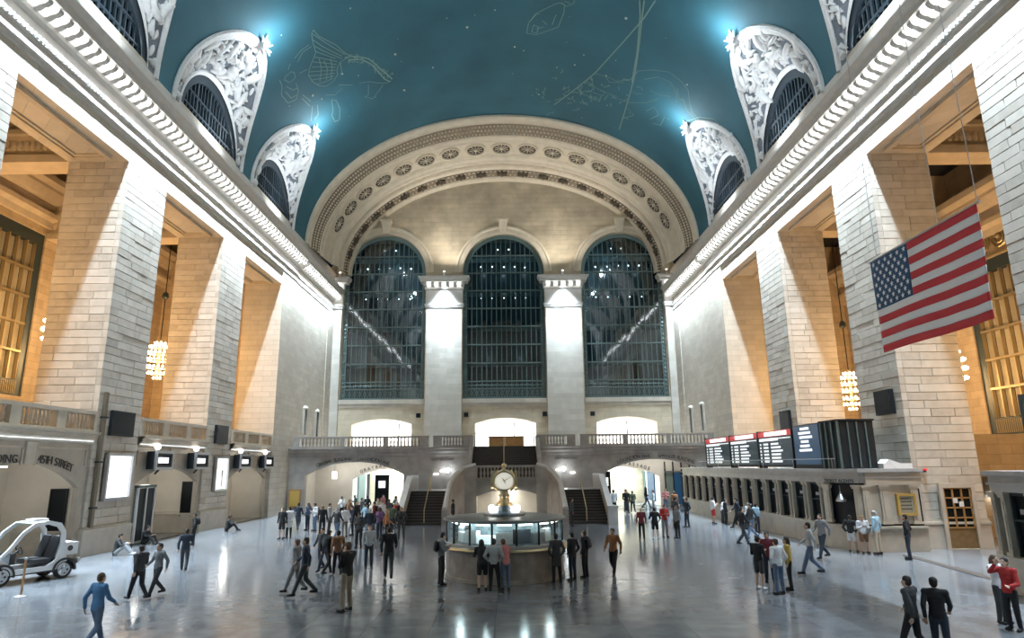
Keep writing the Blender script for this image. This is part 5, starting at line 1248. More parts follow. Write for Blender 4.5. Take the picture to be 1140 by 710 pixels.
k = thing('brass_clock', 'four-faced brass clock with glowing dials on top of the booth', 'clock', (*BC, 3.0))
cz = 3.86
MB().lathe([(.24, 3.0), (.26, 3.08), (.17, 3.12), (.14, 3.3), (.19, 3.34), (.13, 3.42), (.16, 3.5)], 16, c3).build('clock_pedestal', 'brass', k, smooth=True)
bd = MB().lathe([(.05, -.36), (.24, -.32), (.33, -.18), (.35, 0), (.33, .18), (.24, .32), (.05, .40), (.04, .46)], 20, (*BC, cz)); bd.build('clock_body', 'brass', k, smooth=True)
MB().ball((*BC, cz + .53), .085, 12, 8).build('acorn', 'brass', k, smooth=True)
MB().tube((*BC, cz + .6), (*BC, cz + 1.55), .012, .008).build('spire', 'brass', k)
for q in range(4):
    a_ = q * PI / 2 - PI / 2; dx, dy = math.cos(a_), math.sin(a_)
    f = MB(); disc_at(f, (BC[0] + dx * .335, BC[1] + dy * .335, cz), (dx, dy, 0), (-dy, dx, 0), .30, .03, .001, .05, 28); fo = f.build('clock_dial', 'clock_face', k)
    r = MB(); disc_at(r, (BC[0] + dx * .335, BC[1] + dy * .335, cz), (dx, dy, 0), (-dy, dx, 0), .35, .0, .34, .09, 28); disc_at(r, (BC[0] + dx * .335, BC[1] + dy * .335, cz), (dx, dy, 0), (-dy, dx, 0), .34, .09, .29, .06, 28); r.build('bezel', 'brass', k)
    o_ = Vector((BC[0] + dx * .40, BC[1] + dy * .40, cz)); tx = Vector((-dy, dx, 0)); up = Vector((0, 0, 1))
    h = MB(); h.tube(o_, o_ + tx * .2 + up * .13, .014, .008, 5); h.tube(o_, o_ - tx * .06 + up * .12, .018, .010, 5); h.tube(o_, o_ + tx * .05 - up * .09, .012, .012, 5); h.build('clock_hands', 'letter', fo)
    for hr in range(12):
        b_ = 2 * PI * hr / 12; d_ = tx * math.sin(b_) + up * math.cos(b_); MB().tube(o_ - Vector((dx, dy, 0)) * .02 + d_ * .23, o_ - Vector((dx, dy, 0)) * .02 + d_ * .275, .010, .010, 4).build('hour_mark', 'letter', fo)
    a2 = a_ + PI / 4
    sc = MB(); sc.path([(BC[0] + math.cos(a2) * r_, BC[1] + math.sin(a2) * r_, cz + z_) for r_, z_ in ((.3, -.34), (.42, -.22), (.46, 0), (.42, .2), (.3, .36))], .035, 6); sc.build('scroll', 'brass', k)

booth.scale = (1, 1, .77); k.location.z = 2.31; k.scale = (1.12, 1.12, 1.0)
for o in [q for q in COL.objects if q.name.startswith('globe_lamp')]: o.location.z = 2.05

# ------------------------------------------------------------------ chandeliers in the galleries
def chandelier(x, y, z, label, power):
    t = thing('chandelier', label, 'chandelier', (x, y, z - 1.4), group='gallery chandeliers')
    b = MB(); prof_ = [(.25, -1.35), (.62, -1.0), (.86, -.55), (.92, 0), (.86, .5), (.66, .95), (.35, 1.25)]
    for j, (r, dz) in enumerate(prof_):
        n = max(6, int(r * 22))
        for i in range(n):
            a = 2 * PI * (i + .5 * (j % 2)) / n; b.ball((x + r * math.cos(a), y + r * math.sin(a), z + dz), .085, 6, 5)
    tag(b.build('bulbs', 'bulb_warm', t, fix=False), kind='stuff')
    f = MB()
    for r, dz in prof_:
        for i in range(16):
            a0, a1 = 2 * PI * i / 16, 2 * PI * (i + 1) / 16; f.tube((x + (r - .06) * math.cos(a0), y + (r - .06) * math.sin(a0), z + dz - .05), (x + (r - .06) * math.cos(a1), y + (r - .06) * math.sin(a1), z + dz - .05), .025, .025, 4, False)
    tag(f.build('ring_frame', 'brass', t), kind='stuff')
    MB().tube((x, y, z - 1.5), (x, y, z + 1.5), .12, .12, 8).build('stem', 'brass', t)
    MB().tube((x, y, z + 1.5), (x, y, 22.4), .035, .035, 6).build('chain', 'dark_frame', t)
    MB().lathe([(.0, .5), (.2, .3), (.25, 0), (.1, -.15), (0, -.15)], 10, (x, y, z + 4.8)).build('chain_ornament', 'bronze_dark', t)
    point_light('chandelier_light', (0, 0, 1.4), power, WARM, .95, t)
CHP = 2500
for s in (-1, 1):
    zc = 11.6 if s < 0 else 8.8
    for j, (y, lb) in enumerate(((24.6, 'in the bay nearest the camera'), (36.7, 'in the middle bay behind the pier'), (47.4, 'in the farthest bay between the piers'))):
        chandelier(s * 25.5, y, zc, 'round glowing bulb chandelier in the %s gallery, %s' % ('left' if s < 0 else 'right', lb), CHP)

# ------------------------------------------------------------------ electric buggy
mat('car_white', (.80, .82, .84), .25); mat('car_black', (.02, .022, .025), .35); mat('tyre', (.015, .015, .015), .8); mat('seat_dark', (.03, .032, .04), .7)
cx_, cy_ = -16.35, 23.55
car = thing('electric_buggy', 'small white two-seat electric buggy with open sides and black fenders', 'vehicle', (0, 0, 0))
sd = lambda x: (lambda u, v, d: (x + d, u, v))   # side profile: u forward, v up
for sx in (-1, 1):
    # side band: sill, rear hoop and door arch
    P = [(-.98, .55), (-.80, .32), (.75, .30), (.95, .55), (.78, .62), (.62, .46), (-.35, .46), (-.62, .62), (-.72, 1.0), (-.70, 1.45), (-.55, 1.66), (-.25, 1.76), (.10, 1.72), (.42, 1.48), (.72, 1.05), (.98, .82), (1.02, .88), (.80, 1.12), (.50, 1.55), (.15, 1.83), (-.28, 1.88), (-.66, 1.78), (-.84, 1.52), (-.88, 1.0)]
    m = MB(); pts = [Vector(p) for p in P]; n = len(P); E_ = [(i, (i + 1) % n) for i in range(n)]
    vo, eo, fo, *_ = delaunay_2d_cdt(pts, E_, [], 0, 1e-5); kp = [tuple(q) for q in fo if inside(sum((vo[i] for i in q), Vector((0, 0))) / 3, P)]
    for d in (0, .07): m.add([(sx * (.58 + d), p.x, p.y) for p in vo], kp)
    m.add([(sx * .58, u, v) for u, v in P] + [(sx * .65, u, v) for u, v in P], [(i, (i + 1) % n, (i + 1) % n + n, i + n) for i in range(n)])
    m.build('side_frame', 'car_white', car)
    m = MB(); m.sweep([(.0, 0), (.0, .02)], lambda p, z, t: (sx * .58, 0, 0), [0, 1])
    for name, yc_ in (('rear', -.92), ('front', .92)):
        f = MB(); f.lathe([(.30, -.13), (.37, -.13), (.37, .13), (.30, .13)], 16, (0, 0, 0), -.15, PI + .15)
        f.v = [(sx * .56 + z, yc_ + x, .29 + y) for x, y, z in f.v]; f.build('fender', 'car_black', car)
        w_ = MB(); w_.lathe([(.16, -.07), (.25, -.085), (.285, -.05), (.285, .05), (.25, .085), (.16, .07)], 22); w_.v = [(sx * .57 + z, yc_ + x, .285 + y) for x, y, z in w_.v]
        ty = w_.build('wheel', 'tyre', car, smooth=True)
        h = MB()
        for q in range(5):
            a_ = 2 * PI * q / 5; h.tube((sx * .63, yc_, .285), (sx * .645, yc_ + .17 * math.cos(a_), .285 + .17 * math.sin(a_)), .035, .045, 6)
        h.lathe([(.15, -.02), (.19, -.02), (.19, .02), (.15, .02)], 20); h.v = h.v[:-80] + [(sx * .635 + z, yc_ + x, .285 + y) for x, y, z in h.v[-80:]]; h.ball((sx * .64, yc_, .285), .05, 8, 6); h.build('rim', 'steel', ty)
b = MB().box(-.58, .58, -.95, .95, .26, .44).build('chassis', 'car_black', car)
b = MB(); b.sweep([(.62, .46), (.72, .62), (.98, .84), (1.28, .72), (1.40, .45), (1.36, .3), (.9, .28)], lambda p, z, t: (t, p, z), [-.56, -.3, .3, .56]); b.add([(x, p, z) for x in (-.56, .56) for p, z in [(.62, .46), (.72, .62), (.98, .84), (1.28, .72), (1.40, .45), (1.36, .3), (.9, .28)]], [tuple(range(7)), tuple(range(13, 6, -1))]); b.build('nose', 'car_white', car)
b = MB(); b.sweep([(-.66, 1.78), (-.28, 1.87), (.15, 1.82), (.15, 1.79), (-.28, 1.83), (-.64, 1.74)], lambda p, z, t: (t, p, z), [-.6, .6], True); b.build('roof', 'car_white', car)
MB().box(-.28, .28, -.42, .02, 1.86, 1.93).build('roof_plate', 'relief_white', car)
b = MB(); b.sweep([(.98, .86), (.74, 1.12), (.46, 1.52), (.15, 1.81)], lambda p, z, t: (t, p, z), [-.57, .57]); b.build('windscreen', 'glass', car)
for sx in (-1, 1):
    b = MB().box(sx * .3 - .23, sx * .3 + .23, -.52, .0, .55, .68); b.add([(sx * .3 - .23, -.50, .66), (sx * .3 + .23, -.50, .66), (sx * .3 + .21, -.72, 1.35), (sx * .3 - .21, -.72, 1.35), (sx * .3 - .23, -.62, .66), (sx * .3 + .23, -.62, .66), (sx * .3 + .21, -.80, 1.35), (sx * .3 - .21, -.80, 1.35)], [(0, 1, 2, 3), (7, 6, 5, 4), (0, 4, 5, 1), (1, 5, 6, 2), (2, 6, 7, 3), (3, 7, 4, 0)]); b.build('seat', 'seat_dark', car)
b = MB()
for q in range(16):
    a0, a1 = 2 * PI * q / 16, 2 * PI * (q + 1) / 16; b.tube((-.3 + .17 * math.cos(a0), .36 + .07 * math.sin(a0), 1.02 + .15 * math.sin(a0)), (-.3 + .17 * math.cos(a1), .36 + .07 * math.sin(a1), 1.02 + .15 * math.sin(a1)), .018, .018, 5, False)
b.tube((-.3, .36, 1.02), (-.3, .62, .8), .03); b.build('steering_wheel', 'car_black', car)
MB().box(-.56, .56, .55, .72, .62, .95).build('dashboard', 'car_black', car)
b = MB().box(-.5, .5, -1.38, -.86, .72, 1.12); b.build('cargo_box', 'car_white', car)
b = MB(); disc_at(b, (-.505, -1.12, .93), (-1, 0, 0), (0, 1, 0), .09, .0, .001, .01, 14); disc_at(b, (.505, -1.12, .93), (1, 0, 0), (0, 1, 0), .09, .0, .001, .01, 14); b.build('badge', 'car_black', car)
MB().box(-.5, .5, -1.42, -1.2, .42, .52).build('rear_bumper', 'car_black', car)
for sx in (-1, 1): MB().box(sx * .5 - .09, sx * .5 + .09, -1.47, -1.36, .50, .60).build('tail_lamp', 'steel', car)
for sx in (-1, 1): MB().ball((sx * .4, 1.30, .62), .08, 8, 6).build('head_lamp', 'relief_white', car)
car.location = (cx_, cy_, 0); car.rotation_euler = (0, 0, math.radians(151)); car.scale = (1.04, 1.04, 1.06)
# stanchion
gx, gy = ground(23, 664)
t = thing('stanchion', 'slim brass rope stanchion on a round foot in front of the buggy', 'stanchion', (gx, gy, 0))
MB().lathe([(0, .06), (.06, .05), (.17, .02), (.17, 0), (0, 0)], 20, (gx, gy, 0)).build('foot', 'steel', t); MB().tube((gx, gy, .04), (gx, gy, 1.05), .03, .03, 10).build('post', 'wood', t); MB().ball((gx, gy, 1.08), .045, 10, 8).build('finial', 'steel', t)

# ================================================================== PEOPLE
def vox(mb, name, size, ratio):
    me = bpy.data.meshes.new(name); me.from_pydata(mb.v, [], mb.f); me.update()
    bm = bmesh.new(); bm.from_mesh(me); bmesh.ops.recalc_face_normals(bm, faces=bm.faces); bm.to_mesh(me); bm.free()
    o = bpy.data.objects.new(name, me); COL.objects.link(o)
    r = o.modifiers.new('r', 'REMESH'); r.mode = 'VOXEL'; r.voxel_size = size
    s = o.modifiers.new('s', 'SMOOTH'); s.iterations = 3; s.factor = .5
    d = o.modifiers.new('d', 'DECIMATE'); d.ratio = ratio
    dg = bpy.context.evaluated_depsgraph_get()
    out = bpy.data.meshes.new_from_object(o.evaluated_get(dg)); bpy.data.objects.remove(o); bpy.data.meshes.remove(me)
    out.name = name; out.materials.clear(); out.polygons.foreach_set('use_smooth', [True] * len(out.polygons))
    return out
def limb(mb, a, b, r0, r1, n=10):
    mb.tube(a, b, r0, r1, n); mb.ball(a, r0, n, 7); mb.ball(b, r1, n, 7)
def V(*a): return Vector(a)
def skeleton(kind):
    J = {}
    for sx, k in ((-1, 'L'), (1, 'R')):
        J['hip' + k] = V(sx * .09, 0, .92); J['knee' + k] = V(sx * .105, .015, .50); J['ank' + k] = V(sx * .115, -.02, .09)
        J['sho' + k] = V(sx * .185, -.01, 1.42); J['elb' + k] = V(sx * .245, -.04, 1.13); J['wri' + k] = V(sx * .25, .05, .89); J['hd' + k] = V(0, .12, -1)
        J['toe' + k] = V(0, 1, 0)
    J['pel'] = V(0, 0, .95); J['che'] = V(0, 0, 1.27); J['nec'] = V(0, -.005, 1.46); J['hea'] = V(0, .025, 1.61); J['look'] = V(0, 1, 0)
    if kind == 'walk':
        J['kneeL'] = V(-.1, .16, .52); J['ankL'] = V(-.1, .30, .12); J['kneeR'] = V(.1, -.02, .50); J['ankR'] = V(.1, -.34, .17)
        J['elbL'] = V(-.25, -.16, 1.16); J['wriL'] = V(-.24, -.14, .92); J['elbR'] = V(.25, .08, 1.15); J['wriR'] = V(.23, .28, 1.02); J['hdR'] = V(0, .6, -.8)
    if kind == 'phone':
        for sx, k in ((-1, 'L'), (1, 'R')):
            J['elb' + k] = V(sx * .25, .02, 1.14); J['wri' + k] = V(sx * .09, .25, 1.22); J['hd' + k] = V(-sx * .5, .6, .5)
        J['hea'] = V(0, .06, 1.60); J['look'] = V(0, 1, -.35)
    if kind == 'chin':
        J['elbR'] = V(.22, .10, 1.16); J['wriR'] = V(.07, .17, 1.40); J['hdR'] = V(-.3, -.2, 1); J['elbL'] = V(-.24, .05, 1.13); J['wriL'] = V(.06, .21, 1.13); J['hdL'] = V(1, .1, .1)
        J['ankL'] = V(-.16, -.04, .09); J['kneeL'] = V(-.13, .02, .5); J['ankR'] = V(.16, .02, .09)
    if kind == 'pocket':
        for sx, k in ((-1, 'L'), (1, 'R')):
            J['elb' + k] = V(sx * .30, -.08, 1.15); J['wri' + k] = V(sx * .20, .05, .95); J['hd' + k] = V(-sx * .3, .2, -1)
        J['ankR'] = V(.17, .05, .09); J['kneeR'] = V(.14, .05, .5)
    if kind == 'lean':
        J['che'] = V(0, .10, 1.25); J['nec'] = V(0, .19, 1.42); J['hea'] = V(0, .25, 1.55); J['look'] = V(0, 1, -.2)
        for sx, k in ((-1, 'L'), (1, 'R')):
            J['sho' + k] = V(sx * .18, .16, 1.37); J['elb' + k] = V(sx * .24, .26, 1.13); J['wri' + k] = V(sx * .14, .47, 1.20); J['hd' + k] = V(-sx * .3, 1, 0)
    if kind == 'raise':
        J['elbR'] = V(.33, .12, 1.36); J['wriR'] = V(.15, .16, 1.56); J['hdR'] = V(-.5, -.1, .8); J['elbL'] = V(-.27, .06, 1.13); J['wriL'] = V(-.18, .28, 1.08); J['hdL'] = V(.2, 1, .1)
    if kind == 'sit':
        J['pel'] = V(0, 0, .13); J['che'] = V(0, .05, .47); J['nec'] = V(0, .10, .66); J['hea'] = V(0, .16, .80); J['look'] = V(0, 1, -.3)
        for sx, k in ((-1, 'L'), (1, 'R')):
            J['hip' + k] = V(sx * .09, .02, .13); J['knee' + k] = V(sx * .15, .38, .46 if k == 'L' else .40); J['ank' + k] = V(sx * .14, .62, .09)
            J['sho' + k] = V(sx * .18, .08, .61); J['elb' + k] = V(sx * .25, .22, .42); J['wri' + k] = V(sx * .13, .40, .46); J['hd' + k] = V(-sx * .4, 1, .1)
    return J
def torso(mb, J, g):
    up = (J['nec'] - J['pel']); L = up.length; d = up / L
    for f, rx, ry in ((-.06, .15, .105), (.08, .155, .11), (.25, .14, .10), (.42, .135, .10), (.6, .155, .108), (.76, .165, .11), (.88, .15, .095)):
        c = J['pel'].lerp(J['che'], min(1, f / .63)) if f <= .63 else J['che'].lerp(J['nec'], (f - .63) / .37)
        mb.ball(c, 1, 14, 8, (rx + g, ry + g, .10 + g))
    limb(mb, J['shoL'], J['shoR'], .062 + g, .062 + g); limb(mb, J['shoL'].lerp(J['nec'], .3), J['nec'], .05 + g * .5, .045 + g * .4); limb(mb, J['shoR'].lerp(J['nec'], .3), J['nec'], .05 + g * .5, .045 + g * .4)
def hand(mb, w, d, sx, fwd):
    d = d.normalized(); side_ = d.cross(fwd)
    side_ = side_.normalized() if side_.length > .1 else d.orthogonal().normalized(); nn = side_.cross(d)
    palm = w + d * .085
    for q in (-.026, 0, .026): limb(mb, w + d * .015 + side_ * q * .6, palm + side_ * q, .017, .017, 6)
    for q, ln in ((-.032, .062), (-.011, .078), (.011, .072), (.031, .055)):
        k1 = palm + side_ * q + d * ln * .5 + nn * .008; limb(mb, palm + side_ * q, k1, .0105, .0095, 6); limb(mb, k1, k1 + d * ln * .45 + nn * .028, .0095, .008, 6)
    th = w + d * .035 - side_ * .03; limb(mb, th, th + d * .035 - side_ * .035 + nn * .01, .013, .011, 6); limb(mb, th + d * .035 - side_ * .035 + nn * .01, th + d * .072 - side_ * .036 + nn * .02, .011, .009, 6)
def frame_of(J):
    f = J['look'].normalized(); s_ = f.cross(V(0, 0, 1)).normalized(); u = s_.cross(f); return s_, f, u
def make_body(kind):
    J = skeleton(kind); s_, f, u = frame_of(J); H = J['hea']
    b = MB(); torso(b, J, 0)
    limb(b, J['nec'] - V(0, 0, .05), H - u * .04, .058, .052)
    def hp(x, y, z): return H + s_ * x + f * y + u * z
    def ell(c, rx, ry, rz): b.ball(c, 1, 14, 10, (rx, ry, rz))
    ell(hp(0, -.01, .025), .076, .094, .095); ell(hp(0, .015, -.035), .064, .078, .085); ell(hp(0, .055, -.085), .034, .034, .03)
    limb(b, hp(0, .088, .01), hp(0, .108, -.028), .010, .017, 8)
    for sx in (-1, 1):
        ell(hp(sx * .078, -.005, -.01), .012, .02, .032)
    ell(hp(0, .088, -.062), .024, .010, .008)
    for k, sx in (('L', -1), ('R', 1)):
        limb(b, J['hip' + k], J['knee' + k], .082, .056); limb(b, J['knee' + k].lerp(J['ank' + k], .0), J['knee' + k].lerp(J['ank' + k], .35), .054, .056); limb(b, J['knee' + k].lerp(J['ank' + k], .35), J['ank' + k], .056, .036)
        ft = V(sx * .12, 1, 0).normalized(); limb(b, J['ank' + k] + V(0, -.02, -.05), J['ank' + k] + ft * .15 + V(0, 0, -.062), .036, .028)
        limb(b, J['sho' + k], J['elb' + k], .05, .040); limb(b, J['elb' + k], J['wri' + k], .040, .027)
        hand(b, J['wri' + k], J['hd' + k], sx, V(sx * -.3, 1, .1))
    me = vox(b, 'person', .0095, .22)
    me.materials.append(None); me.materials.append(MATS['eye_dark']); me.materials.append(MATS['lip'])
    eyes = [hp(sx * .03, .085, .015) for sx in (-1, 1)]; mouth = hp(0, .095, -.062)
    for p in me.polygons:
        c = p.center
        if any((c - e).length < .016 for e in eyes): p.material_index = 1
        elif abs((c - mouth).dot(s_)) < .024 and abs((c - mouth).dot(u)) < .010 and (c - H).dot(f) > .06: p.material_index = 2
    return me
def make_top(kind, long=0):
    J = skeleton(kind); b = MB(); torso(b, J, .020)
    for k in 'LR':
        limb(b, J['sho' + k], J['elb' + k], .066, .055); e = J['elb' + k].lerp(J['wri' + k], .93 if long != 2 else .02); limb(b, J['elb' + k], e, .055, .043 if long != 2 else .053)
    if long == 1:
        for z, r in ((.86, .175), (.76, .18), (.66, .185)): b.ball((0, -.01, z), 1, 14, 8, (r, r * .75, .09))
    return vox(b, 'top', .016, .45)
def make_legs(kind, short=False):
    J = skeleton(kind); b = MB()
    for c, rx, ry in ((J['pel'] + V(0, 0, .02), .165, .12), (J['pel'] - V(0, 0, .05), .165, .122)): b.ball(c, 1, 14, 8, (rx, ry, .1))
    for k in 'LR':
        if short: limb(b, J['hip' + k], J['hip' + k].lerp(J['knee' + k], .80), .098, .084)
        else: limb(b, J['hip' + k], J['knee' + k], .097, .074); limb(b, J['knee' + k], J['knee' + k].lerp(J['ank' + k], .93), .074, .060)
    return vox(b, 'bottom', .016, .45)
def make_shoe(kind, k):
    J = skeleton(kind); b = MB(); sx = -1 if k == 'L' else 1; ft = V(sx * .12, 1, 0).normalized(); A = J['ank' + k]
    limb(b, A + V(0, -.03, -.045), A + ft * .16 + V(0, 0, -.050), .046, .040); limb(b, A + V(0, -.01, .01), A + V(0, -.02, -.03), .046, .05)
    return vox(b, 'shoe', .014, .5)
def make_hair(kind, long=False):
    J = skeleton(kind); s_, f, u = frame_of(J); H = J['hea']; b = MB()
    def hp(x, y, z): return H + s_ * x + f * y + u * z
    b.ball(hp(0, -.022, .045), 1, 14, 10, (.088, .096, .088)); b.ball(hp(0, -.045, -.01), 1, 14, 10, (.08, .072, .08))
    if long:
        for sx in (-1, 1): limb(b, hp(sx * .062, -.02, .02), hp(sx * .075, -.03, -.16), .034, .03)
        for q in (-.04, 0, .04): limb(b, hp(q, -.085, .0), hp(q * 1.3, -.10, -.24), .05, .035)
    return vox(b, 'hair', .014, .5)
def make_pack(kind):
    J = skeleton(kind); b = MB(); c = J['che']; b.ball(c + V(0, -.19, .0), 1, 12, 8, (.15, .085, .20)); b.ball(c + V(0, -.24, -.07), 1, 12, 8, (.11, .06, .10))
    for sx in (-1, 1): limb(b, c + V(sx * .11, -.14, .13), c + V(sx * .12, .02, .20), .02, .02, 6); limb(b, c + V(sx * .12, .02, .20), c + V(sx * .13, .135, .05), .02, .02, 6)
    return vox(b, 'backpack', .016, .5)
mat('eye_dark', (.02, .015, .012), .3); mat('lip', (.42, .17, .14), .5)
SKIN = [mat('skin_light', (.60, .40, .30), .55), mat('skin_mid', (.42, .26, .18), .55), mat('skin_dark', (.16, .09, .06), .55)]
CC = dict(black=(.012, .013, .016), navy=(.02, .03, .05), charcoal=(.045, .05, .055), grey=(.19, .20, .21), lightgrey=(.42, .44, .46), white=(.72, .74, .77), red=(.42, .03, .03), maroon=(.14, .02, .03), brown=(.20, .10, .05), rust=(.30, .12, .05), khaki=(.30, .26, .20), beige=(.50, .43, .33),
          blue=(.08, .20, .38), skyblue=(.35, .55, .70), denim=(.10, .15, .24), gold=(.45, .32, .08), green=(.09, .12, .08), pink=(.55, .22, .22), purple=(.12, .06, .14))
for c_, v_ in CC.items(): mat('cloth_' + c_, v_, .85, var=.15, vscale=9)
HAIRC = dict(dark=(.015, .012, .01), brown=(.09, .05, .03), fair=(.32, .21, .10), grey=(.32, .31, .30), whitecap=(.75, .75, .75))
for c_, v_ in HAIRC.items(): mat('hair_' + c_, v_, .7)
CACHE = {}
def part(fn, *a):
    k = (fn.__name__,) + a
    if k not in CACHE:
        m = fn(*a)
        if not len(m.materials): m.materials.append(None)
        CACHE[k] = m
    return CACHE[k]
MATS_N = {0: 'skin_light', 1: 'skin_mid', 2: 'skin_dark'}
USED = set()
def person(x, y, face, h, pose, top, bottom, hair, skin, label, long=0, short=False, lhair=False, pack=None, shoes='black', z=0.0, group=None):
    o = bpy.data.objects.new('person', part(make_body, pose)); COL.objects.link(o)
    o.location = (x, y, z); o.rotation_euler = (0, 0, math.radians(face)); k = h / 1.735; o.scale = (k * random.uniform(.97, 1.06), k, k)
    objmat(o, MATS_N[skin])
    def child(name, me, m):
        q = bpy.data.objects.new(name, me); COL.objects.link(q); q.parent = o; objmat(q, m); return q
    child({0: 'shirt', 1: 'coat', 2: 'tee_shirt'}[long], part(make_top, pose, long), 'cloth_' + top)
    child('shorts' if short else 'trousers', part(make_legs, pose, short), 'cloth_' + bottom)
    for sd_ in 'LR': child('shoe', part(make_shoe, pose, sd_), 'cloth_' + shoes)
    child('hair', part(make_hair, pose, lhair), 'hair_' + hair)
    if pack: child('backpack', part(make_pack, pose), 'cloth_' + pack)
    if label in USED: print('DUP LABEL', label)
    USED.add(label)
    tag(o, label, 'person', group or 'people on the concourse')
    return o
def at(px, py, yh, *a, **k):
    """stand a person where feet meet the floor at (px, py); yh is the head top row in the photograph"""
    x, y = ground(px, py)
    if y > 29.5 and x > 13.95: x = 13.95
    r = ray(px, yh); zt = CAM_Z + r[2] * y / r[1]
    return person(x, y, a[0], max(1.52, min(1.88, zt)), *a[1:], **k)
# facing: 0 looks to the end wall, 180 towards the camera, 90 to the left, -90 to the right
at(385, 681, 603, 60, 'chin', 'black', 'khaki', 'brown', 0, 'person in black jumper and khaki trousers with hand at the chin, standing alone in front')
at(491, 651, 592, -65, 'phone', 'grey', 'black', 'dark', 0, 'person in grey jacket with dark backpack just left of the booth', pack='black')
at(537, 658, 604, 10, 'lean', 'black', 'black', 'dark', 0, 'person in black with long dark hair at the booth, leftmost of three', lhair=True, short=True)
at(550, 658, 602, -5, 'pocket', 'lightgrey', 'black', 'dark', 0, 'person in light grey top at the booth, middle of three')
at(563, 657, 606, 20, 'lean', 'pink', 'denim', 'brown', 0, 'person in pink top and jeans at the booth, rightmost of three')
at(620, 649, 596, 15, 'pocket', 'charcoal', 'black', 'dark', 1, 'person in charcoal coat at the right of the booth', long=1)
at(638, 646, 592, 40, 'pocket', 'black', 'navy', 'dark', 0, 'tall person in black standing close to the right side of the booth')
at(652, 643, 591, 60, 'idle', 'black', 'black', 'brown', 0, 'person in black with backpack waiting right of the booth', pack='charcoal')
at(684, 641, 588, 150, 'walk', 'rust', 'black', 'dark', 1, 'person in rust brown jacket walking right of the booth')
at(715, 601, 565, 170, 'idle', 'maroon', 'black', 'whitecap', 1, 'person in dark maroon shirt and white cap before the right arch')
at(730, 600, 565, 0, 'pocket', 'black', 'black', 'dark', 0, 'person in black tee and shorts with bare legs before the right arch', short=True, long=2, shoes='white')
at(741, 598, 561, 190, 'phone', 'red', 'grey', 'brown', 0, 'person in red top and grey trousers before the right arch')
at(755, 599, 563, 120, 'idle', 'grey', 'black', 'dark', 1, 'person in grey shirt, front of the trio at the right arch')
at(766, 587, 554, 100, 'pocket', 'navy', 'navy', 'dark', 0, 'person in navy, right of the trio at the right arch')
at(753, 588, 553, -60, 'phone', 'charcoal', 'black', 'dark', 1, 'person in charcoal, back of the trio at the right arch')
at(684, 574, 545, 0, 'walk', 'white', 'black', 'dark', 0, 'person in white shirt beside the right stair parapet, left of a pair')
at(698, 572, 545, 180, 'walk', 'black', 'charcoal', 'dark', 1, 'person in black beside the right stair parapet, right of a pair')
at(847, 656, 597, -60, 'phone', 'black', 'charcoal', 'dark', 0, 'person in black top and shorts with white shoes, leftmost of the chatting four', short=True, shoes='white')
at(858, 648, 596, 160, 'idle', 'maroon', 'navy', 'dark', 1, 'person in maroon, second from the left of the chatting four')
at(869, 662, 599, 20, 'pocket', 'white', 'denim', 'brown', 0, 'person in white top and blue jeans in the chatting four')
at(881, 657, 598, 70, 'idle', 'gold', 'black', 'dark', 0, 'person in golden yellow jacket, rightmost of the chatting four', lhair=True)
at(795, 583, 553, -80, 'phone', 'white', 'red', 'dark', 1, 'person in white tee and red shorts at the far ticket windows', short=True, long=2)
at(809, 584, 555, -90, 'idle', 'black', 'black', 'dark', 0, 'person in black at the far ticket windows')
at(815, 582, 556, -85, 'lean', 'white', 'charcoal', 'brown', 0, 'person in white shirt and dark trousers at the ticket windows')
at(866, 589, 562, -70, 'lean', 'lightgrey', 'navy', 'grey', 0, 'grey-haired person in light grey leaning at a ticket window')
at(886, 592, 562, -60, 'idle', 'skyblue', 'navy', 'dark', 0, 'person in pale blue top by the near ticket windows')
at(950, 615, 573, -40, 'pocket', 'black', 'white', 'dark', 1, 'person in black top and white shorts at the counter end', short=True)
at(964, 616, 576, 170, 'phone', 'white', 'brown', 'fair', 0, 'person in white hoodie and brown shorts at the counter end', short=True)
at(979, 617, 568, 30, 'idle', 'skyblue', 'beige', 'grey', 0, 'person in pale blue puffer and beige trousers at the counter end')
at(1014, 623, 572, 50, 'pocket', 'black', 'navy', 'dark', 1, 'person in black standing alone before the glazed door')
at(1131, 702, 620, 115, 'raise', 'red', 'black', 'dark', 0, 'person in red jacket lifting a hand at the right edge', pack=None)
at(1118, 694, 622, 200, 'raise', 'white', 'charcoal', 'brown', 0, 'person in white top half hidden by the red jacket', lhair=True)
at(1022, 735, 655, 30, 'walk', 'charcoal', 'black', 'dark', 0, 'person in charcoal walking at the bottom edge on the right, left of two')
at(1052, 738, 657, -30, 'walk', 'black', 'navy', 'dark', 1, 'person in black walking at the bottom edge on the right, right of two')
at(103, 722, 655, -20, 'walk', 'blue', 'denim', 'brown', 0, 'person in blue jacket and jeans walking at the lower left')
at(152, 668, 617, 60, 'walk', 'charcoal', 'black', 'dark', 0, 'person in charcoal walking between buggy and pier')
at(173, 664, 616, 150, 'walk', 'grey', 'charcoal', 'dark', 1, 'person in grey walking beside the charcoal walker on the left')
at(204, 636, 596, 20, 'walk', 'navy', 'charcoal', 'dark', 0, 'person in navy walking on the left floor alone')
at(215, 606, 573, 100, 'pocket', 'charcoal', 'black', 'dark', 1, 'person in charcoal standing by the middle arcade', pack='black')
at(313, 600, 565, 170, 'idle', 'black', 'black', 'dark', 0, 'person in black tee at the far left, left of a chatting pair', short=True)
at(321, 599, 564, 40, 'phone', 'white', 'black', 'dark', 0, 'person in white coat at the far left, right of a chatting pair', long=1)
at(338, 664, 598, 100, 'walk', 'navy', 'charcoal', 'dark', 1, 'person in navy striding left behind the khaki trousers')
at(328, 660, 600, 80, 'walk', 'grey', 'grey', 'brown', 0, 'person in all grey striding left of the navy walker')
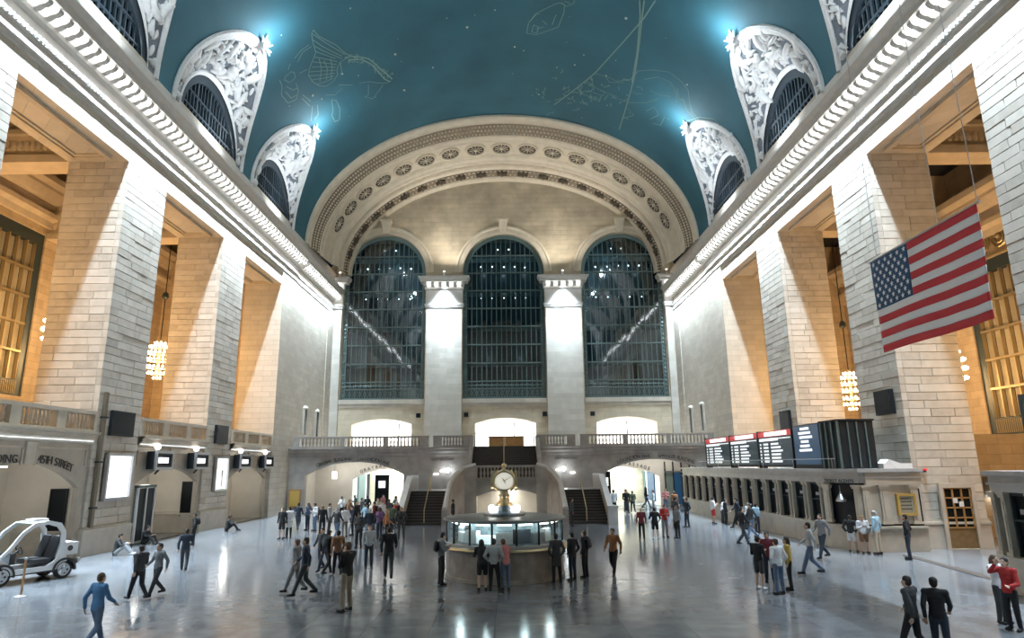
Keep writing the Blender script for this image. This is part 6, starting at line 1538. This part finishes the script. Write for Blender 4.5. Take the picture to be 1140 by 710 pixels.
at(364, 640, 590, -30, 'walk', 'black', 'black', 'dark', 0, 'person in black walking behind the navy walker', pack='charcoal')
at(375, 641, 592, 20, 'walk', 'brown', 'black', 'dark', 1, 'person in brown walking towards the left arch')
at(357, 636, 588, 160, 'walk', 'charcoal', 'navy', 'dark', 0, 'person in charcoal and navy walking in the left group')
at(432, 645, 586, 10, 'walk', 'black', 'charcoal', 'dark', 1, 'tall person in black walking left of the booth')
at(410, 632, 584, 200, 'idle', 'lightgrey', 'navy', 'brown', 0, 'person in light grey jumper and navy trousers left of the booth')
# sitting against the left wall
for px, py, fc, tp, bt, lb in ((128, 618, -70, 'charcoal', 'lightgrey', 'person in charcoal sitting on the floor against the near left pier'), (160, 606, -95, 'black', 'black', 'person in black sitting on the floor by the kiosk'), (252, 591, -60, 'charcoal', 'black', 'person sitting on the floor against the farther left pier')):
    x, y = ground(px, py); person(x, y, fc, 1.72, 'sit', tp, bt, 'dark', 0, lb, shoes='white' if px == 128 else 'black')
# crowd under the left arch and by the stairs
crowd = [(331, 591, 'navy', 'charcoal', 'back row far left in navy'), (342, 590, 'denim', 'navy', 'back row in denim blue jacket'), (350, 591, 'white', 'denim', 'back row in white and jeans'), (358, 596, 'black', 'black', 'left part in all black'), (366, 592, 'lightgrey', 'charcoal', 'left part in light grey'),
         (374, 601, 'charcoal', 'denim', 'left part in charcoal and jeans'), (383, 598, 'white', 'grey', 'centre left in white and grey'), (392, 596, 'navy', 'black', 'centre left in navy over black'), (399, 610, 'charcoal', 'black', 'front centre in charcoal'), (397, 588, 'black', 'navy', 'back centre in black over navy'),
         (406, 592, 'skyblue', 'navy', 'centre in pale blue'), (411, 603, 'navy', 'denim', 'front centre in navy and jeans'), (416, 589, 'maroon', 'charcoal', 'centre in maroon'), (422, 600, 'purple', 'navy', 'centre right in purple'), (425, 588, 'white', 'navy', 'back right in white over navy'),
         (430, 604, 'rust', 'black', 'front right in rust'), (436, 594, 'green', 'black', 'right part in dark green'), (441, 588, 'red', 'charcoal', 'right end in red'), (433, 584, 'black', 'grey', 'back right in black over grey'), (420, 582, 'beige', 'black', 'back row in beige'),
         (402, 581, 'grey', 'black', 'back row in grey over black'), (388, 583, 'brown', 'navy', 'back row in brown'), (408, 577, 'black', 'black', 'deep inside the arch in black'), (395, 575, 'charcoal', 'grey', 'deep inside the arch in charcoal'), (380, 578, 'white', 'black', 'deep inside the arch in white'), (426, 575, 'pink', 'denim', 'deep inside the arch in pink'),
         (440, 578, 'navy', 'navy', 'deep inside the arch in all navy'), (446, 600, 'charcoal', 'charcoal', 'beside the left stair newel in charcoal')]
for i, (px, py, tp, bt, lb) in enumerate(crowd):
    x, y = ground(px, py); person(x, y, (i * 67) % 360, 1.62 + .06 * ((i * 5) % 5), ('walk', 'idle', 'phone', 'pocket')[(i * 3 + i // 4) % 4], tp, bt, ('dark', 'brown', 'dark', 'fair', 'dark', 'grey')[i % 6], (0, 1, 0, 2, 0)[i % 5], 'person in the crowd at the left arch, ' + lb, lhair=(i % 4 == 1), pack='black' if i % 5 == 2 else None, group='crowd at the left arch')
back = [(705, 571, 'green', 'black', 'in dark green near the totem'), (728, 570, 'white', 'grey', 'in white near the middle'), (742, 569, 'pink', 'denim', 'in pink near the middle'), (720, 566, 'black', 'denim', 'in black and jeans at the back'), (752, 572, 'rust', 'black', 'in rust at the right side'), (698, 568, 'grey', 'navy', 'in grey by the stair side')]
for i, (px, py, tp, bt, lb) in enumerate(back):
    x, y = ground(px, py); person(x, y, (i * 83) % 360, 1.66 + .04 * (i % 4), ('walk', 'idle', 'phone')[i % 3], tp, bt, ('dark', 'brown', 'fair')[i % 3], i % 2, 'person in the passage under the right arch, ' + lb, lhair=(i % 2 == 1), group='people under the right arch')
side_p = [(504, 588, 'black', 'black', 'person in black at the foot of the left inner stair parapet'), (637, 586, 'charcoal', 'black', 'person in charcoal behind the booth on the right'), (822, 588, 'navy', 'black', 'person in navy passing the ticket windows'), (838, 600, 'charcoal', 'denim', 'person in charcoal and jeans passing the ticket windows'), (828, 607, 'black', 'charcoal', 'person in black striding before the ticket windows'), (905, 640, 'lightgrey', 'denim', 'person in light grey and jeans walking behind the chatting four'), (918, 622, 'grey', 'navy', 'person in grey and navy walking near the counter corner')]
for i, (px, py, tp, bt, lb) in enumerate(side_p):
    x, y = ground(px, py); person(x, y, (90, -90, 80, 100, -80, 70, 110)[i], 1.70, 'idle' if i < 2 else 'walk', tp, bt, 'dark', i % 2, lb)
